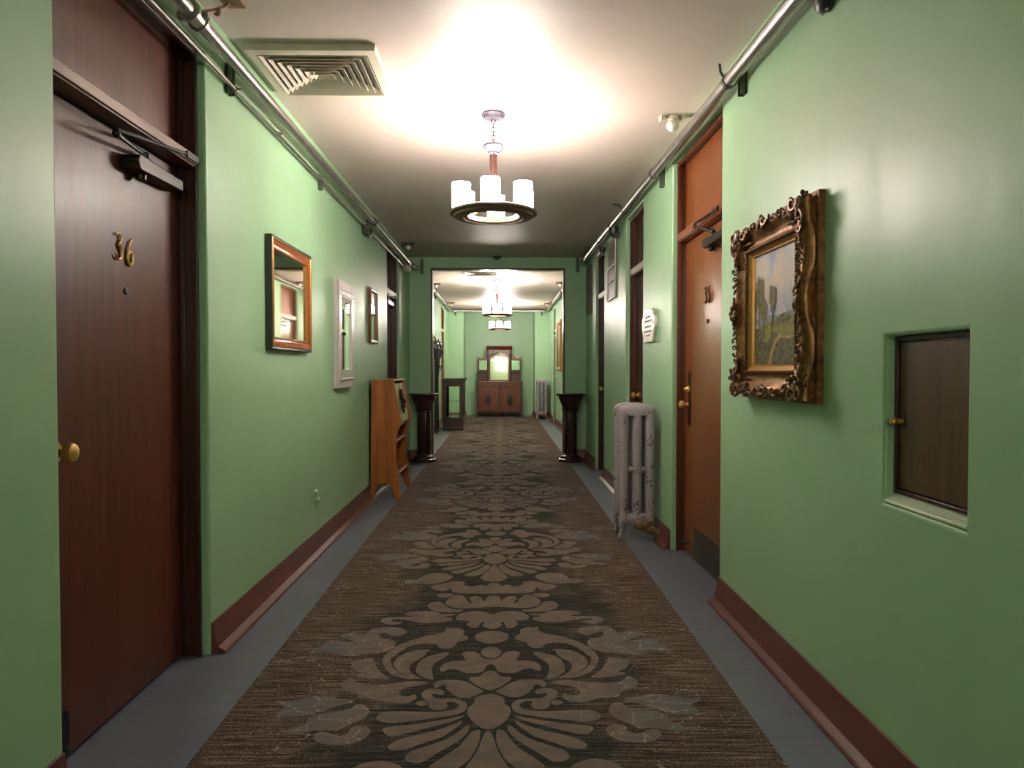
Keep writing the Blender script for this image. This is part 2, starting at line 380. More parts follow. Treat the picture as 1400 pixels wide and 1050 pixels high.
MOTIF = [
[(0,2529),(25,2521),(52,2501),(56,2470),(52,2454),(68,2439),(79,2402),(69,2358),(48,2315),(22,2284),(0,2274)],
[(389,2359),(382,2388),(355,2403),(304,2404),(241,2398),(175,2397),(129,2408),(111,2426),(107,2443),(118,2461),(141,2471),(156,2467),(147,2436),(159,2413),(180,2408),(203,2416),(217,2437),(219,2464),(243,2496),(253,2533),(245,2562),(223,2572),(191,2569),(172,2557),(166,2532),(179,2521),(203,2532),(215,2528),(208,2508),(188,2492),(146,2492),(108,2486),(86,2466),(78,2439),(83,2405),(98,2387),(119,2374),(172,2357),(221,2344),(276,2331),(324,2320),(357,2327),(379,2341)],
[(269,2457),(258,2474),(236,2479),(222,2464),(224,2445),(246,2438)],
[(354,2279),(346,2293),(307,2302),(256,2312),(191,2330),(135,2350),(100,2365),(84,2368),(99,2348),(133,2325),(187,2296),(240,2270),(285,2247),(328,2237)],
[(319,2174),(308,2198),(284,2220),(247,2240),(198,2261),(148,2287),(108,2318),(88,2340),(95,2306),(122,2269),(147,2231),(185,2209),(229,2179),(259,2158),(294,2153),(310,2159)],
[(257,2111),(244,2146),(214,2165),(176,2188),(138,2213),(101,2256),(79,2295),(65,2307),(65,2268),(82,2225),(113,2183),(146,2148),(175,2113),(198,2083),(226,2081),(247,2094)],
[(178,4013),(137,4065),(89,4124),(54,4218),(26,4228),(26,4149),(53,4047),(109,3974),(162,3983)],
[(0,4224),(15,4194),(31,4097),(62,4014),(80,3958),(69,3918),(39,3883),(0,3877)],
[(0,2728),(22,2717),(38,2673),(78,2668),(83,2646),(64,2617),(35,2577),(0,2552),(0,2543)],
[(216,2608),(205,2635),(170,2646),(125,2645),(88,2627),(51,2583),(20,2548),(33,2534),(56,2514),(74,2499),(109,2500),(129,2517),(150,2548),(164,2569),(163,2590),(180,2605),(189,2591),(200,2578),(210,2583)],
[(205,2741),(194,2790),(162,2817),(119,2819),(90,2829),(43,2833),(0,2827),(0,2785),(17,2772),(19,2748),(31,2712),(59,2701),(100,2703),(127,2733),(165,2745),(180,2721),(196,2717)],
[(124,2897),(107,2915),(72,2915),(51,2889),(36,2846),(0,2827),(0,2782),(33,2785),(81,2813),(109,2834)],
[(0,2961),(24,2953),(47,2907),(35,2867),(17,2848),(0,2837)],
[(214,3201),(193,3181),(160,3189),(129,3154),(125,3125),(134,3108),(104,3073),(105,3043),(127,3024),(153,3013),(160,2969),(184,2938),(226,2953),(234,2987),(276,3005),(321,2994),(358,2967),(387,2917),(408,2854),(418,2854),(407,2793),(386,2744),(356,2705),(323,2677),(288,2656),(312,2652),(350,2666),(387,2696),(420,2744),(440,2803),(451,2854),(447,2844),(441,2897),(423,2951),(386,3007),(346,3047),(294,3088),(240,3106),(214,3137)],
[(398,2793),(393,2843),(373,2885),(342,2917),(296,2936),(255,2932),(279,2905),(271,2889),(294,2842),(319,2802),(327,2782),(326,2743),(310,2705),(281,2669),(255,2651),(292,2658),(332,2686),(367,2724),(392,2773),(404,2823)],
[(297,2796),(288,2831),(262,2867),(220,2891),(180,2909),(178,2882),(193,2851),(214,2820),(231,2795),(236,2751),(229,2703),(221,2666),(218,2646),(243,2653),(270,2676),(296,2714),(298,2752)],
[(563,2780),(564,2815),(519,2847),(486,2845),(469,2794),(447,2735),(414,2689),(385,2657),(433,2653),(500,2671),(543,2689),(500,2707),(543,2736)],
[(567,2609),(565,2636),(538,2676),(519,2635),(477,2612),(428,2605),(394,2614),(348,2625),(298,2639),(232,2626),(254,2603),(295,2590),(328,2572),(339,2538),(321,2510),(293,2512),(276,2528),(265,2506),(272,2479),(297,2460),(338,2458),(378,2475),(407,2489),(426,2489),(481,2500),(480,2532),(522,2549),(554,2579)],
[(687,3095),(664,3123),(622,3128),(571,3107),(566,3144),(550,3178),(513,3189),(471,3196),(431,3188),(396,3158),(386,3130),(400,3097),(432,3083),(465,3103),(491,3132),(508,3121),(509,3093),(491,3062),(447,3049),(418,3016),(418,2965),(436,2926),(478,2892),(522,2898),(566,2879),(574,2865),(616,2875),(662,2905),(711,2910),(776,2901),(760,2930),(732,2960),(738,3000),(726,3031),(686,3036),(634,3026),(578,2996),(632,3054),(665,3071)],
[(774,2492),(744,2480),(712,2487),(671,2503),(633,2514),(568,2513),(552,2497),(490,2488),(489,2465),(524,2453),(555,2431),(572,2410),(605,2396),(628,2375),(682,2365),(742,2361),(732,2397),(718,2434),(751,2457)],
[(703,2285),(660,2281),(639,2304),(617,2324),(619,2362),(600,2379),(561,2396),(513,2407),(485,2429),(472,2457),(445,2452),(421,2414),(418,2370),(443,2335),(470,2313),(490,2291),(505,2268),(528,2277),(555,2274),(586,2275),(628,2252),(658,2261)],
[(569,2237),(569,2261),(550,2269),(527,2265),(513,2246),(475,2241),(460,2264),(462,2293),(423,2306),(400,2293),(388,2267),(397,2228),(421,2197),(462,2185),(512,2186),(546,2202),(565,2223)],
[(436,3362),(411,3398),(340,3407),(276,3396),(248,3362),(176,3362),(185,3344),(245,3330),(188,3308),(195,3274),(243,3247),(321,3242),(373,3263),(415,3284),(436,3291),(479,3293),(481,3271),(452,3260),(431,3268),(429,3241),(460,3220),(501,3231),(532,3265),(533,3299),(511,3320),(447,3326),(371,3328),(414,3345)],
[(176,3280),(175,3336),(152,3379),(101,3403),(60,3400),(28,3377),(0,3351),(0,3159),(29,3178),(50,3214),(33,3248),(55,3254),(61,3198),(72,3173),(102,3179),(124,3232),(105,3266),(130,3270)],
[(0,3140),(42,3134),(70,3103),(78,3067),(62,3025),(34,3002),(0,2995)],
[(334,3483),(317,3540),(270,3543),(245,3495),(221,3448),(179,3419),(145,3422),(154,3389),(210,3382),(280,3399),(317,3433)],
[(248,3525),(232,3596),(206,3650),(170,3650),(142,3594),(127,3532),(103,3505),(117,3558),(125,3612),(83,3630),(52,3578),(40,3522),(41,3578),(26,3629),(0,3638),(0,3461),(77,3454),(146,3438),(193,3451),(229,3473)],
[(305,3633),(287,3670),(232,3673),(207,3656),(228,3614),(269,3596)],
[(356,3802),(283,3838),(247,3873),(203,3889),(156,3863),(170,3822),(114,3781),(77,3820),(38,3793),(27,3844),(0,3854),(0,3666),(85,3667),(177,3672),(215,3688),(233,3747),(239,3782),(244,3727),(272,3708),(324,3738)],
[(512,3894),(487,3925),(433,3914),(416,3990),(380,4034),(321,4049),(265,4021),(232,3976),(256,3900),(310,3849),(359,3829),(412,3850),(456,3840),(498,3862)],
]
# ------------------------------------------------------------------ the setting
LX, RX = -1.225, 1.122          # hall walls
CZ = 2.685                      # ceiling height
PY0, PY1 = 9.2, 9.32            # partition between the two halls
LX2, RX2 = -1.305, 1.18         # far hall walls
EY, AY = 17.0, 18.0             # piers at the end, back of the end recess
OL, OR, OH = -0.929, 0.829, 2.53
AL, AR = -0.941, 0.817

def wall_shell(name, X, side, y0, y1, z0, z1, openings, depth=0.15, bevel=0.011):
    """Wall surface at X with real reveals; side -1 = left wall, +1 = right wall."""
    ys = sorted({y0, y1, *[o[i] for o in openings for i in (0, 1)]})
    zs = sorted({z0, z1, *[o[i] for o in openings for i in (2, 3)]})
    b = MB(); idx = {}
    def V(x, y, z):
        k = (round(x, 4), round(y, 4), round(z, 4))
        if k not in idx: idx[k] = len(b.v); b.v.append(k)
        return idx[k]
    def Q(*p): b.f.append(tuple(V(*q) for q in p)); b.mi.append(0)
    for a, c in zip(ys, ys[1:]):
        for d, e in zip(zs, zs[1:]):
            my, mz = (a+c)/2, (d+e)/2
            if any(o[0] < my < o[1] and o[2] < mz < o[3] for o in openings): continue
            Q((X, a, d), (X, c, d), (X, c, e), (X, a, e))
    for (a, c, d, e) in openings:
        Z = [z for z in zs if d <= z <= e]; Y = [y for y in ys if a <= y <= c]
        XB = X+side*depth
        for p, q in zip(Z, Z[1:]):
            Q((X, a, p), (XB, a, p), (XB, a, q), (X, a, q)); Q((X, c, p), (XB, c, p), (XB, c, q), (X, c, q))
        for p, q in zip(Y, Y[1:]):
            Q((X, p, e), (XB, p, e), (XB, q, e), (X, q, e))
            if d > z0+1e-4: Q((X, p, d), (XB, p, d), (XB, q, d), (X, q, d))
    o = b.build(name, M['wall'], weld=True, bevel=bevel, seg=3)
    return tag(o, kind='structure')

D36 = (1.93, 2.902, 0, 2.515); DL2 = (7.42, 8.322, 0, 2.54)
D35 = (3.531, 4.556, 0, 2.55); DR2 = (5.491, 6.235, 0, 2.545); DR3 = (7.577, 8.245, 0, 2.53)
NICHE = (1.65, 2.012, 0.808, 1.297)
DHL = (14.94, 15.95, 0, 2.57); DHR = (15.2, 15.85, 0, 2.57)
wall_shell('wall_left', LX, -1, -4.5, PY0, 0, CZ, [D36, DL2])
wall_shell('wall_right', RX, 1, -4.5, PY0, 0, CZ, [D35, DR2, DR3, NICHE])
wall_shell('wall_far_left', LX2, -1, PY1, EY, 0, CZ, [DHL])
DHM = (11.35, 12.3, 0, 2.60)
wall_shell('wall_far_right', RX2, 1, PY1, EY, 0, CZ, [DHM, DHR])
def structure_boxes(name, boxes, m, bevel=0.0):
    b = MB()
    for a, c in boxes: b.box(a, c)
    return tag(b.build(name, m, bevel=bevel), kind='structure')
structure_boxes('floor', [((-1.7, -4.6, -0.1), (1.6, 18.2, 0))], M['floor'])
structure_boxes('ceiling', [((-1.7, -4.6, CZ), (1.6, 18.2, CZ+0.1))], M['ceiling'])
structure_boxes('wall_middle', [((-1.5, PY0, 0), (OL-0.012, PY1, CZ)), ((OR+0.012, PY0, 0), (1.4, PY1, CZ)),
                                ((OL-0.012, PY0, OH+0.012), (OR+0.012, PY1, CZ))], M['wall'])
structure_boxes('wall_end', [((-1.5, AY, 0), (1.4, AY+0.1, CZ)), ((-1.5, EY, 0), (AL, AY, CZ)), ((AR, EY, 0), (1.4, AY, CZ))], M['wall'])
structure_boxes('wall_back', [((-1.5, -4.6, 0), (1.4, -4.5, CZ))], M['wall'])
# thin dark lining of the opening between the halls
b = MB(); t_ = 0.024
b.box((OL-0.012, PY0-0.012, 0), (OL+t_-0.012, PY1+0.012, OH)); b.box((OR-t_+0.012, PY0-0.012, 0), (OR+0.012, PY1+0.012, OH))
b.box((OL-0.012, PY0-0.012, OH-t_+0.012), (OR+0.012, PY1+0.012, OH+0.012))
tag(b.build('trim_1', M['frame36'], bevel=0.004), kind='structure')

# ---- baseboards: sloping board with a rounded toe
BP = [(0, 0), (0.062, 0), (0.060, 0.009), (0.052, 0.018), (0.042, 0.022), (0.030, 0.03), (0.020, 0.06), (0.012, 0.10), (0.007, 0.133), (0, 0.133)]
def base_x(name, X, s, y0, y1):      # board on a side wall, standing out towards the hall
    return tag(MB().prism([(X+s*u, z) for u, z in BP], 1, y0, y1).build(name, M['base'], bevel=0.003), kind='structure')
def base_y(name, Y, x0, x1, s=-1):
    return tag(MB().prism([(Y+s*u, z) for u, z in BP], 0, x0, x1).build(name, M['base'], bevel=0.003), kind='structure')
for y0, y1 in ((-4.5, 1.925), (2.908, 7.41), (8.332, PY0)): base_x('baseboard_left', LX, 1, y0, y1)
for y0, y1 in ((-4.5, 3.525), (4.563, 5.484), (6.243, 7.57), (8.252, PY0)): base_x('baseboard_right', RX, -1, y0, y1)
base_y('baseboard_middle', PY0, LX, OL-0.02); base_y('baseboard_middle', PY0, OR+0.02, RX)
for y0, y1 in ((PY1, 14.93), (15.96, EY)): base_x('baseboard_far_left', LX2, 1, y0, y1)
for y0, y1 in ((PY1, 11.34), (12.31, 15.19), (15.86, EY)): base_x('baseboard_far_right', RX2, -1, y0, y1)
base_y('baseboard_end', EY, LX2, AL); base_y('baseboard_end', EY, AR, RX2)
base_x('baseboard_end', AL, 1, EY, AY); base_x('baseboard_end', AR, -1, EY, AY)

# ------------------------------------------------------------------ doors
def make_door(n, X, s, op, mats, label, bar=(2.03, 2.078), leaf_gap=0.012, recess=0.11):
    """Recessed door with a solid transom panel over it. s: -1 left wall, +1 right wall."""
    y0, y1, _, zh = op; fm, lm, bm_ = mats
    root = empty('door_%d' % n, (X, (y0+y1)/2, 0), label, None, None, 'structure')
    xl = X+s*recess; xo = X+s*0.035; j = 0.012
    b = MB()
    for ya, yb, q in ((y0, y0+j, 1), (y1-j, y1, -1)):
        b.box((xo, ya, 0), (X+s*0.16, yb, zh))
        yl = yb if q == 1 else ya
        b.box((xo-s*0.004, yl-0.001*q, 0), (xo+s*0.016, yl+0.012*q, zh)); b.box((xo+s*0.05, yl-0.001*q, 0), (xl-s*0.004, yl+0.007*q, zh))
    b.box((xo, y0, zh-j), (X+s*0.16, y1, zh)); b.box((xo-s*0.004, y0+j, zh-j-0.014), (xo+s*0.016, y1-j, zh-j+0.001))
    b.build('door_frame', fm, root, bevel=0.003)
    MB().box((xl, y0+j, bar[1]-0.01), (xl+s*0.03, y1-j, zh-j)).build('transom_panel', lm, root)
    b = MB().box((xo+0.001*s, y0+j, bar[0]), (xl+s*0.03, y1-j, bar[1])); b.box((xo-s*0.006, y0+j, bar[0]+0.008), (xo+s*0.02, y1-j, bar[1]))
    b.build('transom_bar', bm_, root, bevel=0.003)
    leaf = MB().box((xl, y0+j+0.004, leaf_gap), (xl+s*0.045, y1-j-0.004, bar[0]-0.006)).build('door_leaf', lm, root, bevel=0.003)
    return root, leaf, xl

def knob(parent, xl, s, y, z, r=0.028, m='brass', name='door_knob', plate=True):
    q = -s
    prof = [(0.033, 0), (0.033, 0.005), (0.014, 0.008), (0.011, 0.03), (r*0.8, 0.036), (r, 0.048), (r*0.9, 0.060), (r*0.5, 0.066), (0.0, 0.067)]
    if not plate: prof = prof[2:]
    MB().lathe([(a, q*h) for a, h in prof], (xl, y, z), 0, 20).build(name, M[m], parent)

def peephole(parent, xl, s, y, z):
    MB().lathe([(0.012, 0), (0.012, -s*0.006), (0.007, -s*0.008), (0.0, -s*0.006)], (xl, y, z), 0, 16).build('peephole', M['nickel'], parent)

DIG = {  # strokes in a unit box (u to the right, v up)
 '3': [[(0.08, 0.86), (0.28, 0.98), (0.58, 0.98), (0.74, 0.84), (0.70, 0.68), (0.42, 0.56), (0.70, 0.46), (0.86, 0.26), (0.74, 0.06), (0.46, -0.02), (0.16, 0.04), (0.04, 0.16)]],
 '6': [[(0.80, 0.98), (0.50, 0.86), (0.22, 0.58), (0.12, 0.28), (0.26, 0.04), (0.54, -0.02), (0.82, 0.12), (0.86, 0.34), (0.66, 0.50), (0.38, 0.46), (0.18, 0.30)]],
 '5': [[(0.80, 0.98), (0.26, 0.96), (0.20, 0.56), (0.50, 0.60), (0.80, 0.44), (0.84, 0.20), (0.62, 0.0), (0.30, -0.02), (0.06, 0.12)]]}
def digit(parent, ch, xl, s, yc, z0, w, h, m, lean=0.06):
    """raised metal numeral; reads left to right for someone facing the door."""
    d = 1 if s < 0 else -1
    b = MB()
    for st in DIG[ch]:
        p = []
        for i in range(len(st)-1):
            for k in range(4):
                t = k/4; a, c = st[i], st[i+1]; p.append((a[0]*(1-t)+c[0]*t, a[1]*(1-t)+c[1]*t))
        p.append(st[-1])
        for _ in range(2): p = [p[0]]+[((p[i-1][0]+2*p[i][0]+p[i+1][0])/4, (p[i-1][1]+2*p[i][1]+p[i+1][1])/4) for i in range(1, len(p)-1)]+[p[-1]]
        n = len(p)
        b.tube([(xl-s*0.006, yc+d*((u-0.45)*w+lean*w*(v-0.5)), z0+v*h) for u, v in p], [0.0024+0.0026*math.sin(PI*(i+1)/(n+1)) for i in range(n)], 8)
    b.build('door_number', M[m], parent)

def closer(root, xl, X, s, yh, yi, z, m='closer', bar_y=None, elbow=None):
    """surface door closer: body on the leaf near the hinge side, folding arm up to the transom bar."""
    d = 1 if yh > yi else -1
    q = -s
    b = MB()
    b.prism([(yi, z-0.028), (yh, z-0.022), (yh, z+0.020), (yi, z+0.030), (yi-d*0.03, z+0.026), (yi-d*0.045, z+0.004), (yi-d*0.03, z-0.022)], 0, xl, xl+q*0.062)
    b.lathe([(0.016, -0.05), (0.018, -0.02)], (xl+q*0.03, yi+d*0.04, z), 2, 14); b.lathe([(0.012, 0.0), (0.012, 0.055)], (xl+q*0.03, yi+d*0.07, z), 2, 12)
    body = b.build('door_closer', M[m], root, bevel=0.006)
    sp = (xl+q*0.03, yi+d*0.07, z+0.05)
    el = elbow; sh = (X+s*0.028, bar_y, 2.056)
    a = MB(); a.tube([sp, el], 0.008, 8); a.ball(sp, 0.015, 10); a.ball(el, 0.014, 10)
    a.tube([(el[0], el[1], el[2]+0.014), (sh[0], sh[1]-d*0.05, sh[2])], 0.007, 8); a.box((X+s*0.036, sh[1]-0.05, sh[2]-0.012), (X+s*0.020, sh[1]+0.05, sh[2]+0.012))
    a.build('closer_arm', M['black'], body)

# door 36, near left
root, leaf, xl = make_door(1, LX, -1, D36, (M['frame36'], M['door36'], M['bar36']), 'dark mahogany door numbered 36 in the near left wall')
knob(leaf, xl, -1, 2.075, 0.951, 0.030); peephole(leaf, xl, -1, 2.479, 1.478)
digit(leaf, '3', xl, -1, 2.428, 1.583, 0.050, 0.092, 'brass'); digit(leaf, '6', xl, -1, 2.500, 1.574, 0.046, 0.096, 'brass')
closer(root, xl, LX, -1, 2.80, 2.50, 1.932, bar_y=2.83, elbow=(-1.245, 2.27, 1.962))
b = MB(); b.box((xl, 1.99, 0.02), (xl+0.012, 2.118, 0.16)); b.lathe([(0.012, 0), (0.012, 0.014)], (xl+0.0, 2.10, 0.15), 0, 10); b.lathe([(0.012, 0), (0.012, 0.014)], (xl, 2.10, 0.04), 0, 10)
b.build('bottom_bolt', M['black'], leaf, bevel=0.002)
# door at the far end of the left wall
root, leaf, xl = make_door(2, LX, -1, DL2, (M['framedk'], M['doordk'], M['barpale']), 'brown door behind the oak desk at the far end of the left wall', (2.035, 2.10))
closer(root, xl, LX, -1, 8.20, 7.86, 1.965, 'steel', 8.2, (-1.25, 7.6, 1.99)); knob(leaf, xl, -1, 7.55, 0.96); peephole(leaf, xl, -1, 7.9, 1.48)
# door 35, nearest on the right
root, leaf, xl = make_door(3, RX, 1, D35, (M['frame35'], M['door35'], M['bar35']), 'orange mahogany door numbered 35, nearest on the right wall', (2.03, 2.084), recess=0.088)
peephole(leaf, xl, 1, 4.045, 1.483)
digit(leaf, '3', xl, 1, 4.078, 1.592, 0.055, 0.095, 'brassdk'); digit(leaf, '5', xl, 1, 4.005, 1.592, 0.055, 0.095, 'brassdk')
MB().box((xl, 4.40, 0.837), (xl-0.004, 4.458, 1.183)).build('lock_plate', M['brassdk'], leaf, bevel=0.002)
knob(leaf, xl-0.003, 1, 4.430, 0.973, 0.027, plate=False)
MB().lathe([(0.022, 0), (0.022, -0.012), (0.014, -0.02), (0.008, -0.034), (0.0, -0.035)], (xl-0.003, 4.430, 1.073), 0, 18).build('deadbolt_turn', M['brass'], leaf)
b = MB().box((xl, 3.62, 0.026), (xl-0.002, 3.967, 0.216)); b.box((xl, 3.967, 0.026), (xl-0.0025, 4.31, 0.216)); b.build('kick_plate', M['kick'], leaf)
MB().lathe([(0.016, 0), (0.016, -0.006), (0.008, -0.01), (0.008, -0.045), (0.013, -0.047), (0.013, -0.06)], (xl, 4.44, 0.08), 0, 12).build('door_stop', M['steeldk'], leaf)
closer(root, xl, RX, 1, 3.60, 3.93, 1.915, 'closer', 3.72, (1.125, 4.03, 2.035))
# second and third doors on the right
root, leaf, xl = make_door(4, RX, 1, DR2, (M['framedk'], M['doordk'], M['barpale']), 'narrow brown door beside the pale plaque, second on the right wall', (2.03, 2.09), recess=0.10)
knob(leaf, xl, 1, 6.14, 0.97)
root, leaf, xl = make_door(5, RX, 1, DR3, (M['frame36'], M['doordk'], M['barpale']), 'narrow dark door nearest the partition on the right wall', (2.03, 2.09), recess=0.10)
knob(leaf, xl, 1, 8.15, 0.97)
# far hall doors
root, leaf, xl = make_door(6, LX2, -1, DHL, (M['frame35'], M['door35'], M['barpale']), 'reddish door in the left wall of the far hall', (2.05, 2.11), recess=0.07)
knob(leaf, xl, -1, 15.1, 0.97)
root, leaf, xl = make_door(7, RX2, 1, DHR, (M['frame36'], M['doordk'], M['barpale']), 'dark door in the right wall of the far hall', (2.05, 2.11), recess=0.07)
knob(leaf, xl, 1, 15.75, 1.04); closer(root, xl, RX2, 1, 15.28, 15.5, 1.95, 'steel', 15.36, (1.18, 15.62, 2.0))

root, leaf, xl = make_door(8, RX2, 1, DHM, (M['frame35'], M['door35'], M['barpale']), 'orange door of the far hall seen reflected in the large square mirror', (2.06, 2.13), recess=0.08)
knob(leaf, xl, 1, 12.2, 0.97); closer(root, xl, RX2, 1, 11.45, 11.75, 1.96, 'steel', 11.55, (1.19, 11.9, 2.02))
# hatch in the recess of the right wall
root = empty('wall_hatch', (1.155, 1.83, 0.82), 'small scuffed dark wooden hatch with brass knob set in the green wall recess', 'hatch')
y0, y1, z0, z1 = NICHE; hx = 1.158
b = MB()
for a, c in (((y0+.001, z0+.03), (y0+.016, z1-.001)), ((y1-.016, z0+.03), (y1-.001, z1-.001)), ((y0+.016, z1-.016), (y1-.016, z1-.001)), ((y0+.016, z0+.03), (y1-.016, z0+.042))):
    b.box((hx-0.006, a[0], a[1]), (hx+0.03, c[0], c[1]))
b.build('hatch_frame', M['frame36'], root, bevel=0.002)
dr = MB().box((hx, y0+.019, z0+.045), (hx+0.02, y1-.019, z1-.019)).build('hatch_door', M['hatch'], root, bevel=0.003)
b = MB().lathe([(0.009, 0), (0.007, -0.018), (0.010, -0.022), (0.0115, -0.03), (0.008, -0.037), (0, -0.038)], (hx, 1.975, 1.05), 0, 14); b.build('hatch_knob', M['brass'], dr)
MB().box((hx, 1.962, 1.035), (hx-0.002, 1.985, 1.075)).build('keyhole_plate', M['brassdk'], dr)
MB().prism([(RX+0.0015, z0+0.0015), (RX+0.05, z0+0.0015), (RX+0.05, z0+0.03), (RX+0.034, z0+0.03), (RX+0.0015, z0+0.010)], 1, y0+0.0015, y1-0.0015).build('hatch_sill', M['sill'], root, bevel=0.003)

# ------------------------------------------------------------------ carpet runner
RC, RW = -0.045, 0.908
b = MB().prism([(RC-RW, -3.0), (RC+RW, -3.0), (RC+RW, EY-0.08), (AR-0.07, EY-0.08), (AR-0.07, 17.46), (AL+0.07, 17.46), (AL+0.07, EY-0.08), (RC-RW, EY-0.08)], 2, 0.0, 0.002, 0)
PER = 1.95
for k in range(-3, 9):
    for q in MOTIF:
        ax_ = [i for i, v in enumerate(q) if v[0] == 0]
        if len(ax_) > 1:      # motif crossing the middle line: join both halves into one outline
            n_ = len(q); st = next(i for i in ax_ if q[(i+1) % n_][0] != 0)
            path = [q[(st+j) % n_] for j in range(n_)]
            path = path[:max(j for j, v in enumerate(path) if v[0] != 0)+2] if path[-1][0] == 0 else path+[path[0]]
            core = path[1:-1]
            full = path[:-1]+[path[-1]]+[(-x, y) for x, y in reversed(core)]
            c = chaikin([(x/1000, y/1000) for x, y in full], 2)
        else: c = chaikin([(x/1000, y/1000) for x, y in q], 2)
        for sg in ((1,) if len(ax_) > 1 else (-1, 1)):
            p = [(RC+sg*x, y+k*PER, 0.0023+0.00002*(MOTIF.index(q)*2+(sg > 0))) for x, y in c]
            if max(v[1] for v in p) > 17.45 or min(v[1] for v in p) < -2.99: continue
            b.flat(p, 1)
rug = b.build('carpet_runner', [M['rug'], M['motif']], flip=False)
rug.data.transform(Matrix.Translation((-RC, 0, 0))); rug.location = (RC, 0, 0)
tag(rug, 'long dark brown carpet runner with taupe damask medallions down the hall floor', 'carpet')
# ------------------------------------------------------------------ chandeliers
CH_G = 'ring chandeliers down the halls'
def make_chandelier(X, Y, label):
    root = empty('ring_chandelier', (X, Y, CZ), label, 'chandelier', CH_G)
    zr = 2.105
    MB().lathe([(0.0, 0), (0.068, 0), (0.070, -0.012), (0.060, -0.022), (0.056, -0.030), (0.02, -0.034), (0.0, -0.034)], (X, Y, CZ), 2, 32, caps=False).build('canopy', M['nickel'], root)
    b = MB(); n = 6; zt, zb = CZ-0.034, 2.512; L = (zt-zb)/n
    for i in range(n):
        c = zt-L*(i+0.5); w, h = 0.011, L*0.62; pts = []
        for k in range(16):
            a = 2*PI*k/16; u, v = w*math.cos(a), h*math.sin(a)
            pts.append((X+(u if i % 2 == 0 else 0), Y+(0 if i % 2 == 0 else u), c+v))
        b.tube(pts, 0.003, 6, closed=True)
    b.build('chain', M['chain'], root)
    MB().lathe([(0.0, 2.512), (0.03, 2.512), (0.058, 2.503), (0.062, 2.492), (0.05, 2.475), (0.036, 2.462), (0.034, 2.452), (0.0, 2.450)], (X, Y, 0), 2, 28, caps=False).build('hub', M['nickel'], root)
    for k in range(3):
        a = 2*PI*k/3+0.6; x, y = X+0.017*math.cos(a), Y+0.017*math.sin(a)
        MB().lathe([(0.0075, 2.17), (0.0075, 2.455)], (x, y, 0), 2, 10).build('rod', M['copper'], root)
    for k in range(3):
        a = 2*PI*k/3+0.35; pts = []
        for i in range(13):
            t = i/12; r = 0.02+0.15*t; z = 2.235-0.115*math.sin(t*PI/2)**0.9
            pts.append((X+r*math.cos(a), Y+r*math.sin(a), z))
        MB().tube(pts, 0.006, 8).build('arm', M['arm'], root)
    MB().lathe([(0.158, zr-0.012), (0.158, zr+0.012), (0.168, zr+0.016), (0.245, zr+0.016), (0.254, zr+0.010), (0.254, zr-0.002), (0.232, zr-0.010), (0.228, zr-0.020),
                (0.200, zr-0.026), (0.176, zr-0.026), (0.172, zr-0.018), (0.158, zr-0.012)], (X, Y, 0), 2, 64, caps=False).build('ring', M['bronze'], root)
    MB().lathe([(0.156, zr-0.016), (0.156, zr+0.012), (0.150, zr+0.012), (0.150, zr-0.016), (0.156, zr-0.016)], (X, Y, 0), 2, 64, caps=False).build('ring_liner', M['liner'], root)
    for k in range(6):
        a = -PI/2-math.radians(4)+2*PI*k/6; x, y = X+0.203*math.cos(a), Y+0.203*math.sin(a)
        z0, z1 = zr+0.017, 2.258
        s = MB().lathe([(0.010, z0), (0.050, z0), (0.053, z0+0.006), (0.053, z1), (0.049, z1), (0.049, z0+0.012), (0.010, z0+0.012)], (x, y, 0), 2, 28, caps=False).build('lamp_shade', M['shade'], root)
        MB().lathe([(0.0, z0+0.012), (0.012, z0+0.012), (0.012, z0+0.05), (0.008, z0+0.06), (0.0, z0+0.062)], (x, y, 0), 2, 10, caps=False).build('lamp_holder', M['arm'], s)
    return root
ch = make_chandelier(-0.048, 4.05, 'nearest ring chandelier, with opal glass shades on a dark bronze ring')
CHS = [(-0.048, 4.05)]
for (x, y, lab) in ((-0.075, 11.5, 'ring chandelier seen through the opening, nearer of the two in the far hall'),
                    (-0.05, -3.3, 'added unseen ring chandelier behind the viewer, brightening the near end of the hall'),  # unseen chandelier added to brighten the near end of the hall
                    (-0.045, 15.5, 'small looking ring chandelier hanging closest to the mirrored sideboard')):
    c = copy_tree(ch); c.location = (x, y, CZ); c['label'] = lab; CHS.append((x, y))
    if y > 9 or y < 0:
        for s in c.children:
            if s.name.startswith('lamp_shade'): s.data = s.data.copy(); s.data.materials[0] = M['shadefar' if y > 9 else 'shadeback']

def bulb_light(x, y, z, power, size=0.03):
    l = bpy.data.lights.new('shade_bulb', 'POINT'); l.energy = power; l.color = (1.0, 0.895, 0.80); l.shadow_soft_size = size
    o = bpy.data.objects.new('shade_bulb', l); o.location = (x, y, z); COL.objects.link(o)
for (x, y) in CHS:
    for k in range(6):
        a = -PI/2-math.radians(4)+2*PI*k/6
        bulb_light(x+0.203*math.cos(a), y+0.203*math.sin(a), 2.225, BULB)

